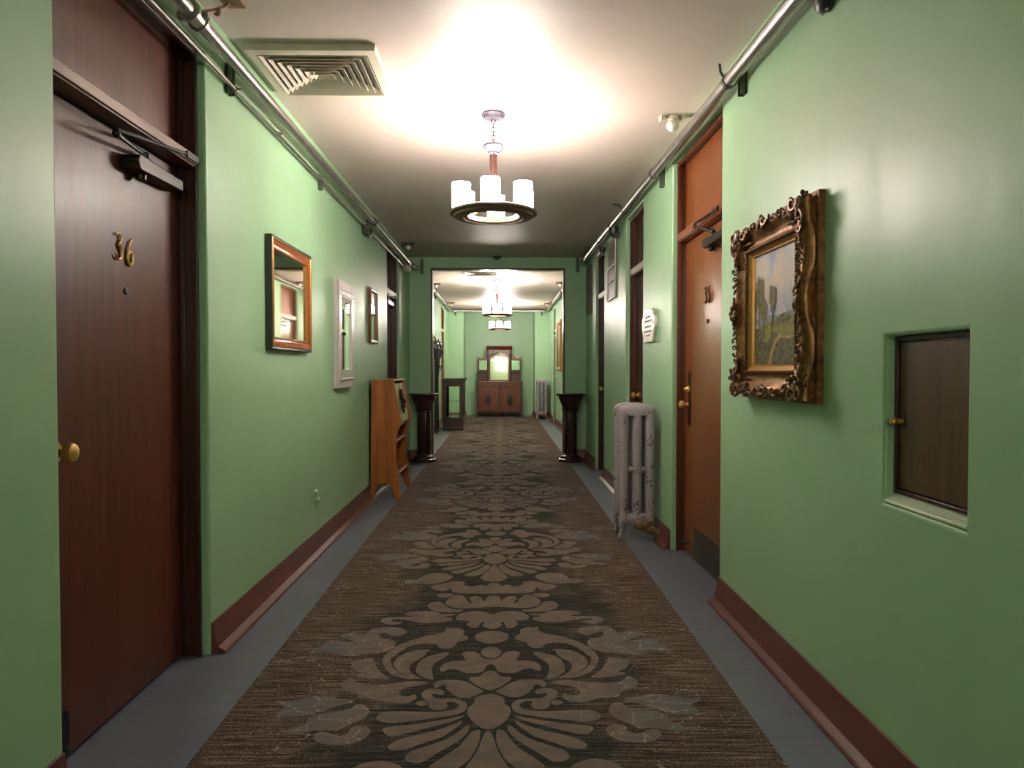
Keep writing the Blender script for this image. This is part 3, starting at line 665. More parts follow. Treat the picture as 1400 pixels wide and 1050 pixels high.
# ------------------------------------------------------------------ ceiling diffusers
def make_diffuser(x0, x1, y0, y1, label):
    root = empty('air_diffuser', ((x0+x1)/2, (y0+y1)/2, CZ), label, 'air vent', 'ceiling air diffusers')
    b = MB(); w = 0.045
    def ring(a, z0_, c, z1_):     # sloping square ring from inset a at z0 to inset c at z1
        q = lambda d, z: [(x0+d, y0+d, z), (x1-d, y0+d, z), (x1-d, y1-d, z), (x0+d, y1-d, z)]
        return q(a, z0_)+q(c, z1_), [(i, (i+1) % 4, 4+(i+1) % 4, 4+i) for i in range(4)]
    b.add(*ring(0, CZ, 0.004, CZ-0.03)); b.add(*ring(0.004, CZ-0.03, w, CZ-0.034)); b.add(*ring(w, CZ-0.034, w+0.004, CZ-0.002))
    b.build('vent_frame', M['vent'], root)
    half = min(x1-x0, y1-y0)/2-w; n = 7
    for i in range(n):
        d = w+0.004+half*(i/n); e = d+half/n*0.95
        b = MB(); b.add(*ring(d, CZ-0.036, e, CZ-0.006)); b.add(*ring(d+0.002, CZ-0.037, e+0.002, CZ-0.007)); b.add(*ring(d, CZ-0.036, d+0.002, CZ-0.037))
        b.build('louvre', M['vent'], root)
    MB().box((x0+0.02, y0+0.02, CZ-0.0015), (x1-0.02, y1-0.02, CZ+0.001)).build('duct_shade_sheet', M['ventdark'], root)  # flat dark sheet, coloured as the shade inside the duct
    return root
make_diffuser(-1.178, -0.577, 3.195, 3.752, 'square cream louvred air diffuser on the near ceiling, left of the nearest chandelier')
make_diffuser(-0.60, -0.03, 10.3, 10.8, 'air diffuser on the far hall ceiling just inside the opening')

# ------------------------------------------------------------------ pipes
def pipe_root(name, loc, label, cat='pipe', group=None): return empty(name, loc, label, cat, group)
PX, PZ = -1.145, 2.517
root = pipe_root('steel_pipe', (PX, 2, PZ), 'thick steel pipe under the ceiling along the near left wall')
MB().tube([(PX, -4.4, PZ), (PX, 8.86, PZ), (PX+0.02, 8.92, PZ), (PX+0.06, 8.98, PZ)], 0.026, 16).build('pipe_run', M['steel'], root)
for y, r in ((2.62, 0.037), (6.2, 0.033), (8.72, 0.034)):
    b = MB()
    for d in (-0.045, 0.03): b.lathe([(0.026, d), (r+0.003, d), (r+0.003, d+0.018), (0.026, d+0.018)], (PX, y, PZ), 1, 20)
    b.lathe([(r-0.003, -0.03), (r-0.003, 0.03)], (PX, y, PZ), 1, 20)
    b.box((PX-0.06, y-0.012, PZ-0.012), (PX-0.02, y+0.012, PZ+0.01)); b.box((PX+0.02, y-0.012, PZ-0.01), (PX+0.055, y+0.012, PZ+0.01))
    b.build('pipe_coupling', M['steel' if y < 3 else 'steeldk'], root)
b = MB().tube([(PX+0.01, 2.665, PZ+0.035), (PX+0.02, 2.75, PZ+0.085), (PX+0.04, 2.82, CZ-0.03), (PX+0.05, 2.83, CZ)], 0.008, 8); b.box((PX+0.02, 2.80, CZ-0.012), (PX+0.10, 2.87, CZ)); b.ball((PX+0.025, 2.77, PZ+0.09), 0.016)
b.build('ceiling_hanger', M['rust'], root)
b = MB().lathe([(0.028, -0.05), (0.055, -0.045), (0.058, 0.0), (0.05, 0.03), (0.02, 0.04)], (PX-0.01, 8.5, PZ-0.07), 0, 18); b.lathe([(0.02, 0), (0.02, 0.06)], (PX-0.01, 8.5, PZ-0.075), 2, 12)
b.build('valve_body', M['barpale'], root)

RXP = 1.05; rz = lambda y: 2.520+0.0135*min(max(y-2.4, -1), 5.2)
root = pipe_root('steel_pipe', (RXP, 2, 2.54), 'thick steel pipe under the ceiling along the near right wall')
MB().tube([(RXP, y, rz(y)) for y in (-4.4, 1.4, 2.4, 4, 6, 7.6, 8.9, 9.05)], 0.031, 18).build('pipe_run', M['steel'], root)
for y in (3.2, 4.78, 5.93, 6.62, 7.45, 8.75):
    b = MB().lathe([(0.031, -0.014), (0.036, -0.012), (0.036, 0.012), (0.031, 0.014)], (RXP, y, rz(y)), 1, 18)
    if y in (3.2, 5.93): b.tube([(RXP-0.03, y, rz(y)+0.02), (RXP-0.045, y-0.01, rz(y)+0.035), (RXP-0.046 if y < 4 else RXP-0.10, y, rz(y)+(0.075 if y < 4 else 0.045))], 0.006, 8)
    else: b.box((RXP-0.01, y-0.008, rz(y)+0.03), (RXP+0.01, y+0.008, rz(y)+0.042))
    b.build('pipe_clamp', M['steeldk'], root)
b = MB().lathe([(0.03, 0.02), (0.045, 0.01), (0.045, -0.05), (0.03, -0.075)], (1.072, 6.62, 2.545), 2, 16); b.box((1.06, 6.58, 2.46), (RX-0.0015, 6.66, 2.50)); b.build('junction_box', M['steeldk'], root, bevel=0.004)
b = MB().lathe([(0.0, 0), (0.028, 0), (0.03, 0.05), (0.0, 0.055)], (1.09, 7.5, 2.47), 2, 14, caps=False); b.build('valve_body', M['steeldk'], root)

SX, SZ = -1.193, 2.452
root = pipe_root('mounted_conduit', (SX, 2, SZ), 'thin steel conduit running below the thick pipe on the near left wall', 'conduit')
MB().tube([(SX, -4.4, SZ), (SX, 6.0, SZ), (SX, 8.40, SZ)], 0.0095, 10).build('conduit_run', M['steel'], root)
for y in (3.14, 3.72, 4.68, 6.15, 7.3):
    b = MB().lathe([(0.0095, -0.008), (0.014, -0.007), (0.014, 0.007), (0.0095, 0.008)], (SX, y, SZ), 1, 12); b.box((SX, y-0.006, SZ-0.004), (SX+0.028, y+0.006, SZ+0.006))
    b.build('conduit_clip', M['steel'], root)
b = MB().box((LX+0.001, 6.1, 2.385), (-1.165, 6.26, 2.475)); b.lathe([(0.02, 0), (0.02, 0.02)], (-1.165, 6.18, 2.43), 0, 12); b.build('junction_box', M['steeldk'], root, bevel=0.006)

def strut(x0, x1, y, z0, z1, label, dy=0.02, axis=0):
    root = empty('mounting_bracket', ((x0+x1)/2, y, z0), label, 'bracket', 'channel brackets under the pipes')
    b = MB()
    if axis == 0:
        s = 1 if x1 > x0 else -1
        b.box((x0, y-dy, z0), (x0+s*0.004, y+dy, z1)); b.box((x0, y-dy, z0), (x1, y-dy+0.004, z1)); b.box((x0, y+dy-0.004, z0), (x1, y+dy, z1))
    else:
        b.box((x0, y, z0), (x1, y-0.004, z1)); b.box((x0, y, z0), (x0+0.004, y-0.03, z1)); b.box((x1, y, z0), (x1-0.004, y-0.03, z1))
    b.build('strut_channel', M['strut'], root); return root
strut(LX, LX+0.028, 3.13, 2.425, 2.56, 'channel bracket under the pipe between door 36 and the square wall mirror')
strut(LX, LX+0.022, 4.67, 2.40, 2.50, 'channel bracket clipped to the left pipe above the mirrored white cabinet')
strut(RX, RX-0.028, 3.196, 2.463, 2.585, 'channel bracket under the right pipe, above the gilt-framed landscape')
strut(RX, RX-0.028, 4.788, 2.458, 2.59, 'channel bracket under the right pipe, between the doors')
strut(-1.075, -1.035, PY0-0.001, 2.46, 2.66, 'dark channel bracket at the left top of the partition', axis=1)
strut(0.985, 1.03, PY0-0.001, 2.49, 2.68, 'dark channel bracket at the right top of the partition', axis=1)
strut(-1.155, -1.115, EY-0.001, 2.52, 2.69, 'channel bracket on the left pier behind the sideboard hall pipe', axis=1)
strut(0.965, 1.005, EY-0.001, 2.52, 2.69, 'channel bracket on the right pier above the far radiator', axis=1)
root = pipe_root('steel_pipe', (0, 16.9, 2.62), 'steel pipe looping under the ceiling around the end of the far hall')
MB().tube([(-1.22, 9.4, 2.625), (-1.22, 16.6, 2.605), (-1.20, 16.82, 2.615), (-1.08, 16.88, 2.625), (0.95, 16.88, 2.625), (1.07, 16.82, 2.615), (1.09, 16.6, 2.605), (1.09, 9.4, 2.635)], 0.033, 14).build('pipe_run', M['steel'], root)
for x, y in ((-1.22, 12.6), (-1.22, 15.0), (1.09, 12.5), (1.09, 14.9)):
    b = MB().lathe([(0.033, -0.05), (0.045, -0.045), (0.045, 0.045), (0.033, 0.05)], (x, y, 2.62), 1, 16)
    if y < 13: b.tube([(x, y, 2.60), (x-0.01, y, 2.55), (x+0.02, y+0.02, 2.52)], 0.02, 10); b.ball((x+0.02, y+0.02, 2.51), 0.028, 10)
    b.build('pipe_coupling', M['steeldk'], root)

# ceiling sockets with a small globe
def ceiling_socket(x, y, label, dark=False, r=0.037):
    root = empty('ceiling_lampholder', (x, y, CZ), label, 'lampholder', 'small globe lampholders on the ceilings')
    m = M['steeldk'] if dark else M['vent']
    b = MB().box((x-0.075, y-0.035, CZ-0.006), (x+0.075, y+0.035, CZ)); b.box((x-0.075, y-0.03, CZ-0.035), (x-0.055, y+0.03, CZ-0.004)); b.box((x+0.045, y-0.03, CZ-0.03), (x+0.06, y+0.03, CZ-0.004)); b.lathe([(0.03, -0.03), (0.034, 0)], (x, y, CZ), 2, 16)
    b.build('socket_plate', m, root, bevel=0.003)
    MB().ball((x, y, CZ-0.03-r*0.75), r, 18).build('globe', M['porcelain'], root)
ceiling_socket(1.0, 4.06, 'small white globe in a metal holder beside the right ceiling pipe')
ceiling_socket(-1.10, 8.18, 'dark ceiling holder with tiny globe by the left corner of the partition', True, 0.03)
for x, y, l in ((-1.13, 12.0, 'small ceiling lampholder above the left pipe just through the opening'), (1.0, 11.8, 'small ceiling lampholder above the right pipe just through the opening'),
                (-1.12, 15.4, 'small ceiling lampholder near the left pier of the far hall'), (1.03, 15.5, 'small ceiling lampholder near the right pier of the far hall')): ceiling_socket(x, y, l, True, 0.028)
root = empty('smoke_detector', (-0.062, 9.12, CZ), 'small dark dome on the ceiling above the middle of the opening', 'detector')
MB().lathe([(0.0, 0), (0.06, 0), (0.058, -0.015), (0.0, -0.015)], (-0.062, 9.12, CZ), 2, 24, caps=False).build('mounting_plate', M['steeldk'], root)
MB().lathe([(0.045, -0.015), (0.036, -0.038), (0.015, -0.046), (0.0, -0.047)], (-0.062, 9.12, CZ), 2, 24, caps=False).build('sensor_dome', M['strut'], root)
root = empty('mounted_bell', (RX, 2.37, 2.46), 'small round dark bell-shaped fitting high on the near right wall', 'bell')
MB().lathe([(0.0, 0), (0.042, 0), (0.042, -0.012), (0.0, -0.012)], (RX, 2.37, 2.465), 0, 24, caps=False).build('back_plate', M['steeldk'], root)
b = MB().lathe([(0.046, -0.012), (0.046, -0.03), (0.036, -0.042), (0.014, -0.05), (0.0, -0.051)], (RX, 2.37, 2.465), 0, 24, caps=False); b.build('gong', M['black'], root)
b = MB()
for a in (-70, -110, -40): b.ball((RX-0.02, 2.37+0.045*math.cos(math.radians(a)), 2.465+0.045*math.sin(math.radians(a))), 0.007, 8)
b.build('fixing_screw', M['steel'], root)

# ------------------------------------------------------------------ left wall: mirrors and cabinet
def rect_frame(b, side, X, y0, y1, z0, z1, prof, mi=0):
    """mitred moulding; prof = (inset from outer edge, standing out from the wall)."""
    s = -side
    rings = []
    for d, h in prof: rings.append([(X+s*h, y0+d, z0+d), (X+s*h, y1-d, z0+d), (X+s*h, y1-d, z1-d), (X+s*h, y0+d, z1-d)])
    for j in range(len(prof)-1):
        b.add(rings[j]+rings[j+1], [(i, (i+1) % 4, 4+(i+1) % 4, 4+i) for i in range(4)], mi)
root = empty('wall_mirror', (LX, 3.98, 1.3), 'large square mirror in a reddish wood frame with black sides on the left wall', 'mirror')
y0, y1, z0, z1 = 3.61, 4.355, 1.305, 1.903
b = MB(); rect_frame(b, -1, LX, y0, y1, z0, z1, [(0, 0), (0, 0.034), (0.006, 0.036), (0.012, 0.034)]); b.build('frame_side', M['frameside'], root)
b = MB(); rect_frame(b, -1, LX, y0, y1, z0, z1, [(0.012, 0.034), (0.018, 0.037), (0.022, 0.033)]); rect_frame(b, -1, LX, y0, y1, z0, z1, [(0.056, 0.022), (0.060, 0.026), (0.066, 0.026), (0.070, 0.014)]); b.build('gilt_bead', M['giltplain'], root)
b = MB(); rect_frame(b, -1, LX, y0, y1, z0, z1, [(0.022, 0.033), (0.03, 0.034), (0.046, 0.026), (0.056, 0.022)]); b.build('frame_moulding', M['frameorange'], root)
MB().box((LX+0.004, y0+0.06, z0+0.06), (LX+0.014, y1-0.06, z1-0.06)).build('mirror_glass', M['mirrorold'], root)

root = empty('mirrored_cabinet', (LX, 5.3, 1.06), 'lilac-white medicine cabinet with a mirrored door on the left wall', 'cabinet')
y0, y1, z0, z1 = 5.06, 5.555, 1.058, 1.863; xf = LX+0.034
MB().box((LX, y0, z0), (xf-0.008, y1, z1)).build('cabinet_body', M['cabwhite'], root, bevel=0.004)
b = MB()
for a, c in (((y0+.002, z0+.002), (y0+.085, z1-.002)), ((y1-.085, z0+.002), (y1-.002, z1-.002)), ((y0+.085, z1-.125), (y1-.085, z1-.002)), ((y0+.085, z0+.002), (y1-.085, z0+.14))):
    b.box((xf-0.007, a[0], a[1]), (xf+0.010, c[0], c[1]))
for z in (z1-0.065, z1-0.105, z0+0.07): b.box((xf+0.010, y0+0.04, z-0.008), (xf+0.017, y1-0.04, z+0.008))
dr = b.build('cabinet_door', M['cabwhite'], root, bevel=0.004)
MB().box((xf-0.006, y0+0.084, z0+0.139), (xf-0.001, y1-0.084, z1-0.124)).build('mirror_glass', M['mirror'], dr)
MB().lathe([(0.006, 0), (0.005, 0.014), (0.012, 0.02), (0.013, 0.028), (0.006, 0.034), (0, 0.034)], (xf+0.010, y0+0.05, 1.46), 0, 14).build('door_knob', M['black'], dr)
for z in (1.76, 1.47, 1.16): MB().box((xf-0.012, y1-0.006, z-0.022), (xf+0.006, y1+0.004, z+0.022)).build('hinge', M['black'], root)

root = empty('wall_mirror', (LX, 6.55, 1.44), 'small upright mirror in a thin reddish frame, left of the oak desk', 'mirror')
y0, y1, z0, z1 = 6.36, 6.745, 1.445, 1.955
b = MB(); rect_frame(b, -1, LX, y0, y1, z0, z1, [(0, 0), (0, 0.022), (0.012, 0.03), (0.026, 0.028), (0.034, 0.018), (0.036, 0.008)]); b.build('mirror_frame', M['walnut'], root)
MB().box((LX+0.003, y0+0.03, z0+0.03), (LX+0.010, y1-0.03, z1-0.03)).build('mirror_glass', M['mirror'], root)

b = MB().lathe([(0.014, 0), (0.012, 0.012), (0.006, 0.018), (0, 0.019)], (LX, 4.54, 0.40), 0, 12); b.lathe([(0.016, 0), (0.015, 0.03), (0.0, 0.032)], (LX, 4.56, 0.345), 0, 12); b.tube([(LX+0.012, 4.54, 0.40), (LX+0.016, 4.55, 0.37), (LX+0.02, 4.56, 0.33), (LX+0.012, 4.55, 0.295)], 0.008, 8)
tag(b.build('wall_hook', M['wall']), 'little painted-over hook low on the green left wall', 'hook')

# ------------------------------------------------------------------ oak drop-front desk
root = empty('drop_front_desk', (-1.05, 6.68, 0), 'golden oak drop-front writing desk with open shelves against the left wall', 'desk')
xb = -1.205
side = [(xb, 0), (xb+0.028, 0)]
side += [(-1.165, 0.05), (-1.152, 0.115), (-1.128, 0.142), (-1.09, 0.148), (-1.05, 0.146), (-1.022, 0.125), (-1.002, 0.08), (-0.985, 0.03), (-0.972, 0)]
side += [(-0.922, 0), (-0.930, 0.05), (-0.944, 0.12), (-0.942, 0.19), (-0.944, 0.24), (-0.962, 0.31), (-0.968, 0.36), (-0.966, 0.50), (-0.962, 0.58), (-0.950, 0.635), (-0.928, 0.675), (-0.917, 0.71), (-0.990, 1.105), (xb+0.012, 1.105)]
for y in (6.335, 7.012): MB().prism(side, 1, y, y+0.024).build('side_panel', M['oak'], root, bevel=0.003)
MB().box((xb+0.014, 6.359, 0.14), (xb+0.024, 7.012, 1.09)).build('back_panel', M['oakdk'], root)
MB().box((xb+0.02, 6.345, 1.085), (-0.985, 7.026, 1.103)).build('top_board', M['oak'], root, bevel=0.004)
for z, x in ((0.215, -0.955), (0.52, -0.975), (0.665, -0.95)): MB().box((xb+0.024, 6.358, z), (x, 7.013, z+0.02)).build('shelf', M['oakdk'], root, bevel=0.003)
MB().prism([(-1.013, 1.06), (-0.999, 1.063), (-0.936, 0.695), (-0.950, 0.690)], 1, 6.361, 7.010).build('drop_leaf', M['oaksheen'], root, bevel=0.002)
b = MB(); cx, cz = -0.963, 0.885; nrm = Vector((0.985, 0, 0.17)).normalized(); upv = Vector((-0.17, 0, 0.985))
def lp(u, v, h=0.005): p = Vector((cx, 6.685, cz))+upv*v+nrm*h; return (p.x, p.y+u, p.z)
for sg in (-1, 1):
    for k in range(3):
        pts = [lp(sg*(0.015+0.11*t*math.cos(1.3*k-0.9+2.2*t)), (k-1)*0.06+0.075*t*math.sin(1.3*k-0.9+2.2*t), 0.008) for t in [i/10 for i in range(11)]]
        b.tube(pts, [0.017-0.010*i/10 for i in range(11)], 8)
b.ball(lp(0, 0), 0.035, 12); b.tube([lp(0, -0.11), lp(0, 0.12)], [0.010, 0.016], 8)
b.build('carved_ornament', M['mahog'], root)
MB().lathe([(0.008, 0), (0.006, 0.012), (0.0, 0.014)], (-0.995, 6.685, 1.03), 0, 10).build('leaf_lock', M['brass'], root)
root.location.z = 0.004

# ------------------------------------------------------------------ pedestals
def make_pedestal(x, y, label):
    root = empty('pedestal', (x, y, 0), label, 'pedestal', 'dark pedestals beside the opening')
    r8 = 1/math.cos(PI/8); o8 = dict(n=8, rot=PI/8)
    MB().lathe([(0.152*r8, 0), (0.156*r8, 0.012), (0.152*r8, 0.03), (0.130*r8, 0.042), (0.128*r8, 0.052), (0.118*r8, 0.07), (0.098*r8, 0.082), (0.092*r8, 0.10)], (x, y, 0), 2, **o8).build('base', M['mahog'], root, bevel=0.006)
    MB().lathe([(0.084*r8, 0.09), (0.080*r8, 0.66)], (x, y, 0), 2, **o8).build('shaft', M['mahog'], root, bevel=0.006)
    MB().lathe([(0.086*r8, 0.635), (0.096*r8, 0.645), (0.096*r8, 0.658), (0.086*r8, 0.668)], (x, y, 0), 2, **o8).build('collar', M['mahog'], root, bevel=0.004)
    MB().lathe([(0.082*r8, 0.66), (0.098*r8, 0.69), (0.112*r8, 0.73), (0.135*r8, 0.79), (0.150*r8, 0.82), (0.152*r8, 0.852)], (x, y, 0), 2, **o8).build('capital', M['mahog'], root, bevel=0.006)
    for k in range(8):
        a = 2*PI*k/8
        MB().ball((x+0.098*math.cos(a), y+0.098*math.sin(a), 0.672), (0.016, 0.016, 0.016), 10).build('carved_bead', M['mahog'], root)
    MB().lathe([(0.168*r8, 0.852), (0.186*r8, 0.862), (0.188*r8, 0.878), (0.182*r8, 0.886)], (x, y, 0), 2, **o8).build('top_plate', M['mahog'], root, bevel=0.004)
    root.location.z = 0.004
    return root
pd = make_pedestal(-1.012, 9.0, 'dark polished pedestal left of the opening, behind the oak desk')
c = copy_tree(pd); c.location = (0.895, 9.0, 0.004); c['label'] = 'dark polished pedestal right of the opening, by the third right door'

# ------------------------------------------------------------------ radiators
def make_radiator(x0, y0, label, n=3):
    """three-column cast-iron radiator, end on; sections run along the wall."""
    root = empty('radiator', (x0+0.13, y0+0.16, 0), label, 'radiator', 'cast-iron column radiators')
    p = 0.105; W = 0.262; cw = 0.070
    cxs = (x0+cw/2+0.004, x0+W/2, x0+W-cw/2-0.004)
    for k in range(n):
        y = y0+p*(k+0.5); b = MB(); hy = 0.042
        for i, cx in enumerate(cxs):
            w = cw/2
            prof = [(w*math.cos(2*PI*j/16), hy*math.sin(2*PI*j/16)) for j in range(16)]
            b.prism([(cx+u, y+v) for u, v in prof], 2, 0.13, 0.89)
        # domed header and footer joining the columns
        def slab(zs, f):
            pts = []
            N = 16
            rings = []
            for z, w, h in zs:
                rings.append([(x0+W/2+ (w)*max(-1, min(1, 1.18*math.cos(2*PI*j/N)))*1.0, y+h*math.sin(2*PI*j/N), z) for j in range(N)])
            vs = [q for r in rings for q in r]; fs = []
            for a in range(len(rings)-1):
                for j in range(N): fs.append((a*N+j, a*N+(j+1) % N, (a+1)*N+(j+1) % N, (a+1)*N+j))
            fs.append(tuple(reversed(range(N)))); fs.append(tuple(range((len(rings)-1)*N, len(rings)*N)))
            b.add(vs, fs)
        slab([(0.872, 0.128, 0.040), (0.905, 0.130, 0.046), (0.930, 0.122, 0.044), (0.946, 0.095, 0.036), (0.953, 0.05, 0.02)], 1)
        slab([(0.095, 0.10, 0.026), (0.115, 0.124, 0.042), (0.165, 0.128, 0.044), (0.185, 0.118, 0.036)], 1)
        for cx in (x0+W*0.32, x0+W*0.68): b.lathe([(0.016, -0.035), (0.024, -0.02), (0.024, 0.02), (0.016, 0.035)], (cx, y, 0.49), 0, 12)
        b.build('section', M['rad'], root, sharp=50)
    for y in (y0+p*0.5, y0+p*(n-0.5)):
        for cx, q in ((x0+0.03, -1), (x0+W-0.035, 1)):
            MB().tube([(cx, y, 0.14), (cx+q*0.004, y, 0.09), (cx-q*0.002, y, 0.05), (cx+q*0.012, y-0.004, 0.018), (cx+q*0.018, y-0.006, 0.006)], [0.034, 0.027, 0.019, 0.02, 0.012], 12).build('foot', M['rad'], root)
    b = MB(); xm = x0+W*0.62
    b.tube([(xm-0.05, y0-0.005, 0.12), (xm+0.0, y0-0.022, 0.10), (xm+0.07, y0-0.03, 0.075), (x0+W+0.005, y0-0.03, 0.05)], [0.036, 0.032, 0.027, 0.024], 12)
    b.tube([(x0+W+0.003, y0-0.03, 0.06), (x0+W+0.008, y0-0.028, 0.0)], 0.016, 12)
    b.lathe([(0.035, -0.01), (0.038, 0.0), (0.038, 0.014), (0.028, 0.03)], (xm+0.015, y0-0.026, 0.11), 2, 12)
    for i in range(4): b.lathe([(0.027, 0), (0.030, 0.004), (0.030, 0.012), (0.027, 0.016)], (xm+0.02+0.025*i, y0-0.028, 0.09-0.011*i), 0, 10)
    b.build('valve', M['rust'], root)
    root.location.z = 0.004
    return root
rd = make_radiator(0.822, 4.80, 'chipped lavender-grey radiator between the first two right doors')
c = copy_tree(rd); c.location = (0.965, 16.72, 0.004); c['label'] = 'distant grey radiator on the right, before the end wall of the far hall'

# ------------------------------------------------------------------ right wall: plaque, grilles, painting
root = empty('wall_plaque', (RX, 5.19, 1.4), 'pale mottled plaque with clipped corners and worn lettering by the narrow door', 'plaque')
PL = [(5.39, 1.50), (5.335, 1.405), (5.04, 1.405), (4.985, 1.50), (4.965, 1.505), (4.965, 1.585), (5.01, 1.60), (5.05, 1.632), (5.12, 1.652), (5.26, 1.652), (5.33, 1.632), (5.37, 1.60), (5.415, 1.585), (5.415, 1.505)]
MB().prism(PL, 0, RX-0.001, RX-0.024).build('plaque_board', M['plaque'], root, bevel=0.004)
b = MB(); random.seed(3)
for z, a, c in ((1.592, 5.10, 5.28), (1.562, 5.06, 5.32), (1.520, 5.08, 5.30), (1.486, 5.06, 5.32), (1.455, 5.12, 5.26)):
    y = a
    while y < c:
        w = random.uniform(0.008, 0.02)
        b.box((RX-0.024, y, z-0.007), (RX-0.0255, y+w, z+random.uniform(0.003, 0.01))); y += w+random.uniform(0.006, 0.014)
b.build('worn_lettering', M['ink'], root)
MB().lathe([(0.008, 0), (0.007, -0.004), (0, -0.005)], (RX-0.024, 5.01, 1.545), 0, 10).build('fixing_screw', M['steeldk'], root)

def make_grille(y0, y1, z0, z1, label, bars, white):
    root = empty('wall_grille', (RX, (y0+y1)/2, z0), label, 'grille', 'framed grilles high on the right wall')
    MB().box((RX-0.001, y0, z0), (RX-0.012, y1, z1)).build('back_board', M['grille'], root)
    b = MB(); h = 0.012; mf = M['white'] if white else M['grille']
    zs = [z0]+bars
    for z in zs: b.box((RX-0.011, y0, z), (RX-0.024, y1, z+h))
    b.box((RX-0.011, y1-h, z0), (RX-0.024, y1, bars[-1] if white else z1)); b.box((RX-0.011, y0, z0), (RX-0.02, y0+h*0.6, z1))
    b.build('grille_frame', mf, root, bevel=0.002)
    b = MB(); n = 24
    for i in range(1, n): z = z0+(z1-z0)*i/n; b.prism([(RX-0.011, z), (RX-0.016, z-0.006), (RX-0.016, z+0.002)], 1, y0+h, y1-h)
    b.build('louvre_slats', M['grille'], root)
make_grille(6.74, 7.22, 1.905, 2.50, 'grey-brown louvred grille with white dividers, between the two narrow right doors', [2.085, 2.23], True)
make_grille(8.56, 9.03, 1.905, 2.50, 'grey-brown louvred grille in the corner beside the partition on the right wall', [2.05, 2.20, 2.35], False)

# ornate gilt frame with a landscape
root = empty('framed_landscape', (RX, 2.77, 1.07), 'landscape painting in a deep ornate gilt frame on the near right wall', 'painting')
FY0, FY1, FZ0, FZ1 = 2.392, 3.135, 1.075, 1.825
PR = [(0.000, 0.000), (0.000, 0.024), (0.016, 0.026), (0.020, 0.034), (0.012, 0.046), (0.015, 0.060), (0.030, 0.076), (0.046, 0.080), (0.056, 0.074), (0.066, 0.058), (0.082, 0.046), (0.100, 0.044), (0.106, 0.050), (0.112, 0.052), (0.118, 0.046), (0.122, 0.036)]
def rail(b, p0, p1, inn, prof, N, amp):
    """sweep of the moulding from corner p0 to p1 with mitred ends and a scalloped ridge."""
    L = math.hypot(p1[0]-p0[0], p1[1]-p0[1]); ux, uz = (p1[0]-p0[0])/L, (p1[1]-p0[1])/L
    vs = []; m = len(prof)
    for i in range(N+1):
        t = i/N; e = math.sin(PI*t)**0.5; w = math.cos(2*PI*2*t)*e
        for j, (d, h) in enumerate(prof):
            k = 1 if 3 <= j <= 9 else 0
            dd = d+amp*k*(0.011*w-0.004*e)*(1-(j-3)/9); hh = h-amp*k*0.008*(1-w)*e*(1 if 4 <= j <= 8 else 0.3)
            s = dd+(L-2*dd)*t
            vs.append((RX-hh, p0[0]+ux*s+inn[0]*dd, p0[1]+uz*s+inn[1]*dd))
    fs = [(i*m+j, i*m+j+1, (i+1)*m+j+1, (i+1)*m+j) for i in range(N) for j in range(m-1)]
    b.add(vs, fs)
CN = [(FY0, FZ0), (FY1, FZ0), (FY1, FZ1), (FY0, FZ1)]; INN = [(0, 1), (-1, 0), (0, -1), (1, 0)]
for i in range(4):
    b = MB(); rail(b, CN[i], CN[(i+1) % 4], INN[i], PR, 48, 1.0); b.build('frame_rail', M['gilt'], root, sharp=60)
b = MB(); rect_frame(b, 1, RX, FY0, FY1, FZ0, FZ1, [(0.119, 0.046), (0.122, 0.043), (0.138, 0.034), (0.142, 0.034), (0.144, 0.026), (0.146, 0.020)]); b.build('liner', M['giltplain'], root)
b = MB()   # rope bead on the sight edge
for i in range(4):
    p, q = CN[i], CN[(i+1) % 4]; d = 0.115; L = math.hypot(q[0]-p[0], q[1]-p[1]); n = 46
    for k in range(n):
        s = d+(L-2*d)*(k+0.5)/n; ux, uz = (q[0]-p[0])/L, (q[1]-p[1])/L
        b.ball((RX-0.053, p[0]+ux*s+INN[i][0]*d, p[1]+uz*s+INN[i][1]*d), (0.005, 0.0065, 0.0065), 6)
b.build('bead_course', M['giltdark'], root)
def scroll(b, c, ang, r, turns, h, w0, flipd=1):
    pts = []
    for i in range(22):
        t = i/21; a = ang+flipd*t*turns*2*PI; rr = r*(1-0.86*t)
        pts.append((RX-h-0.010*math.sin(PI*t), c[0]+rr*math.cos(a), c[1]+rr*math.sin(a)))
    b.tube(pts, [w0*(1-0.55*i/21) for i in range(22)], 7)
for ci, (sy, sz) in enumerate(((1, 1), (-1, 1), (-1, -1), (1, -1))):
    cy, cz = CN[ci]; b = MB(); random.seed(20+ci)
    for (u, v, a, r, fl) in ((0.035, 0.035, 0.6, 0.034, 1), (0.085, 0.03, 2.8, 0.030, -1), (0.03, 0.085, 4.6, 0.030, 1), (0.125, 0.042, 0.2, 0.024, 1), (0.042, 0.125, 1.3, 0.024, -1), (0.085, 0.085, 3.6, 0.026, 1), (0.16, 0.05, 2.2, 0.018, -1), (0.05, 0.16, 5.3, 0.018, 1)):
        scroll(b, (cy+sy*u, cz+sz*v), a if sy > 0 else PI-a, r, 1.25, 0.072 if u+v < 0.14 else 0.064, 0.0095, fl*sy*sz)
    for k in range(16):
        u, v = random.uniform(0.0, 0.12), random.uniform(0.0, 0.12)
        if u+v > 0.17: continue
        b.ball((RX-random.uniform(0.06, 0.088), cy+sy*u, cz+sz*v), (0.008, random.uniform(0.006, 0.013), random.uniform(0.006, 0.013)), 8)
    for k in range(6):
        b.ball((RX-0.055, cy+sy*(0.10+0.016*k), cz+sz*0.085), (0.006, 0.007, 0.007), 6); b.ball((RX-0.055, cy+sy*0.085, cz+sz*(0.10+0.016*k)), (0.006, 0.007, 0.007), 6)
    b.build('corner_ornament', M['giltdark'], root)
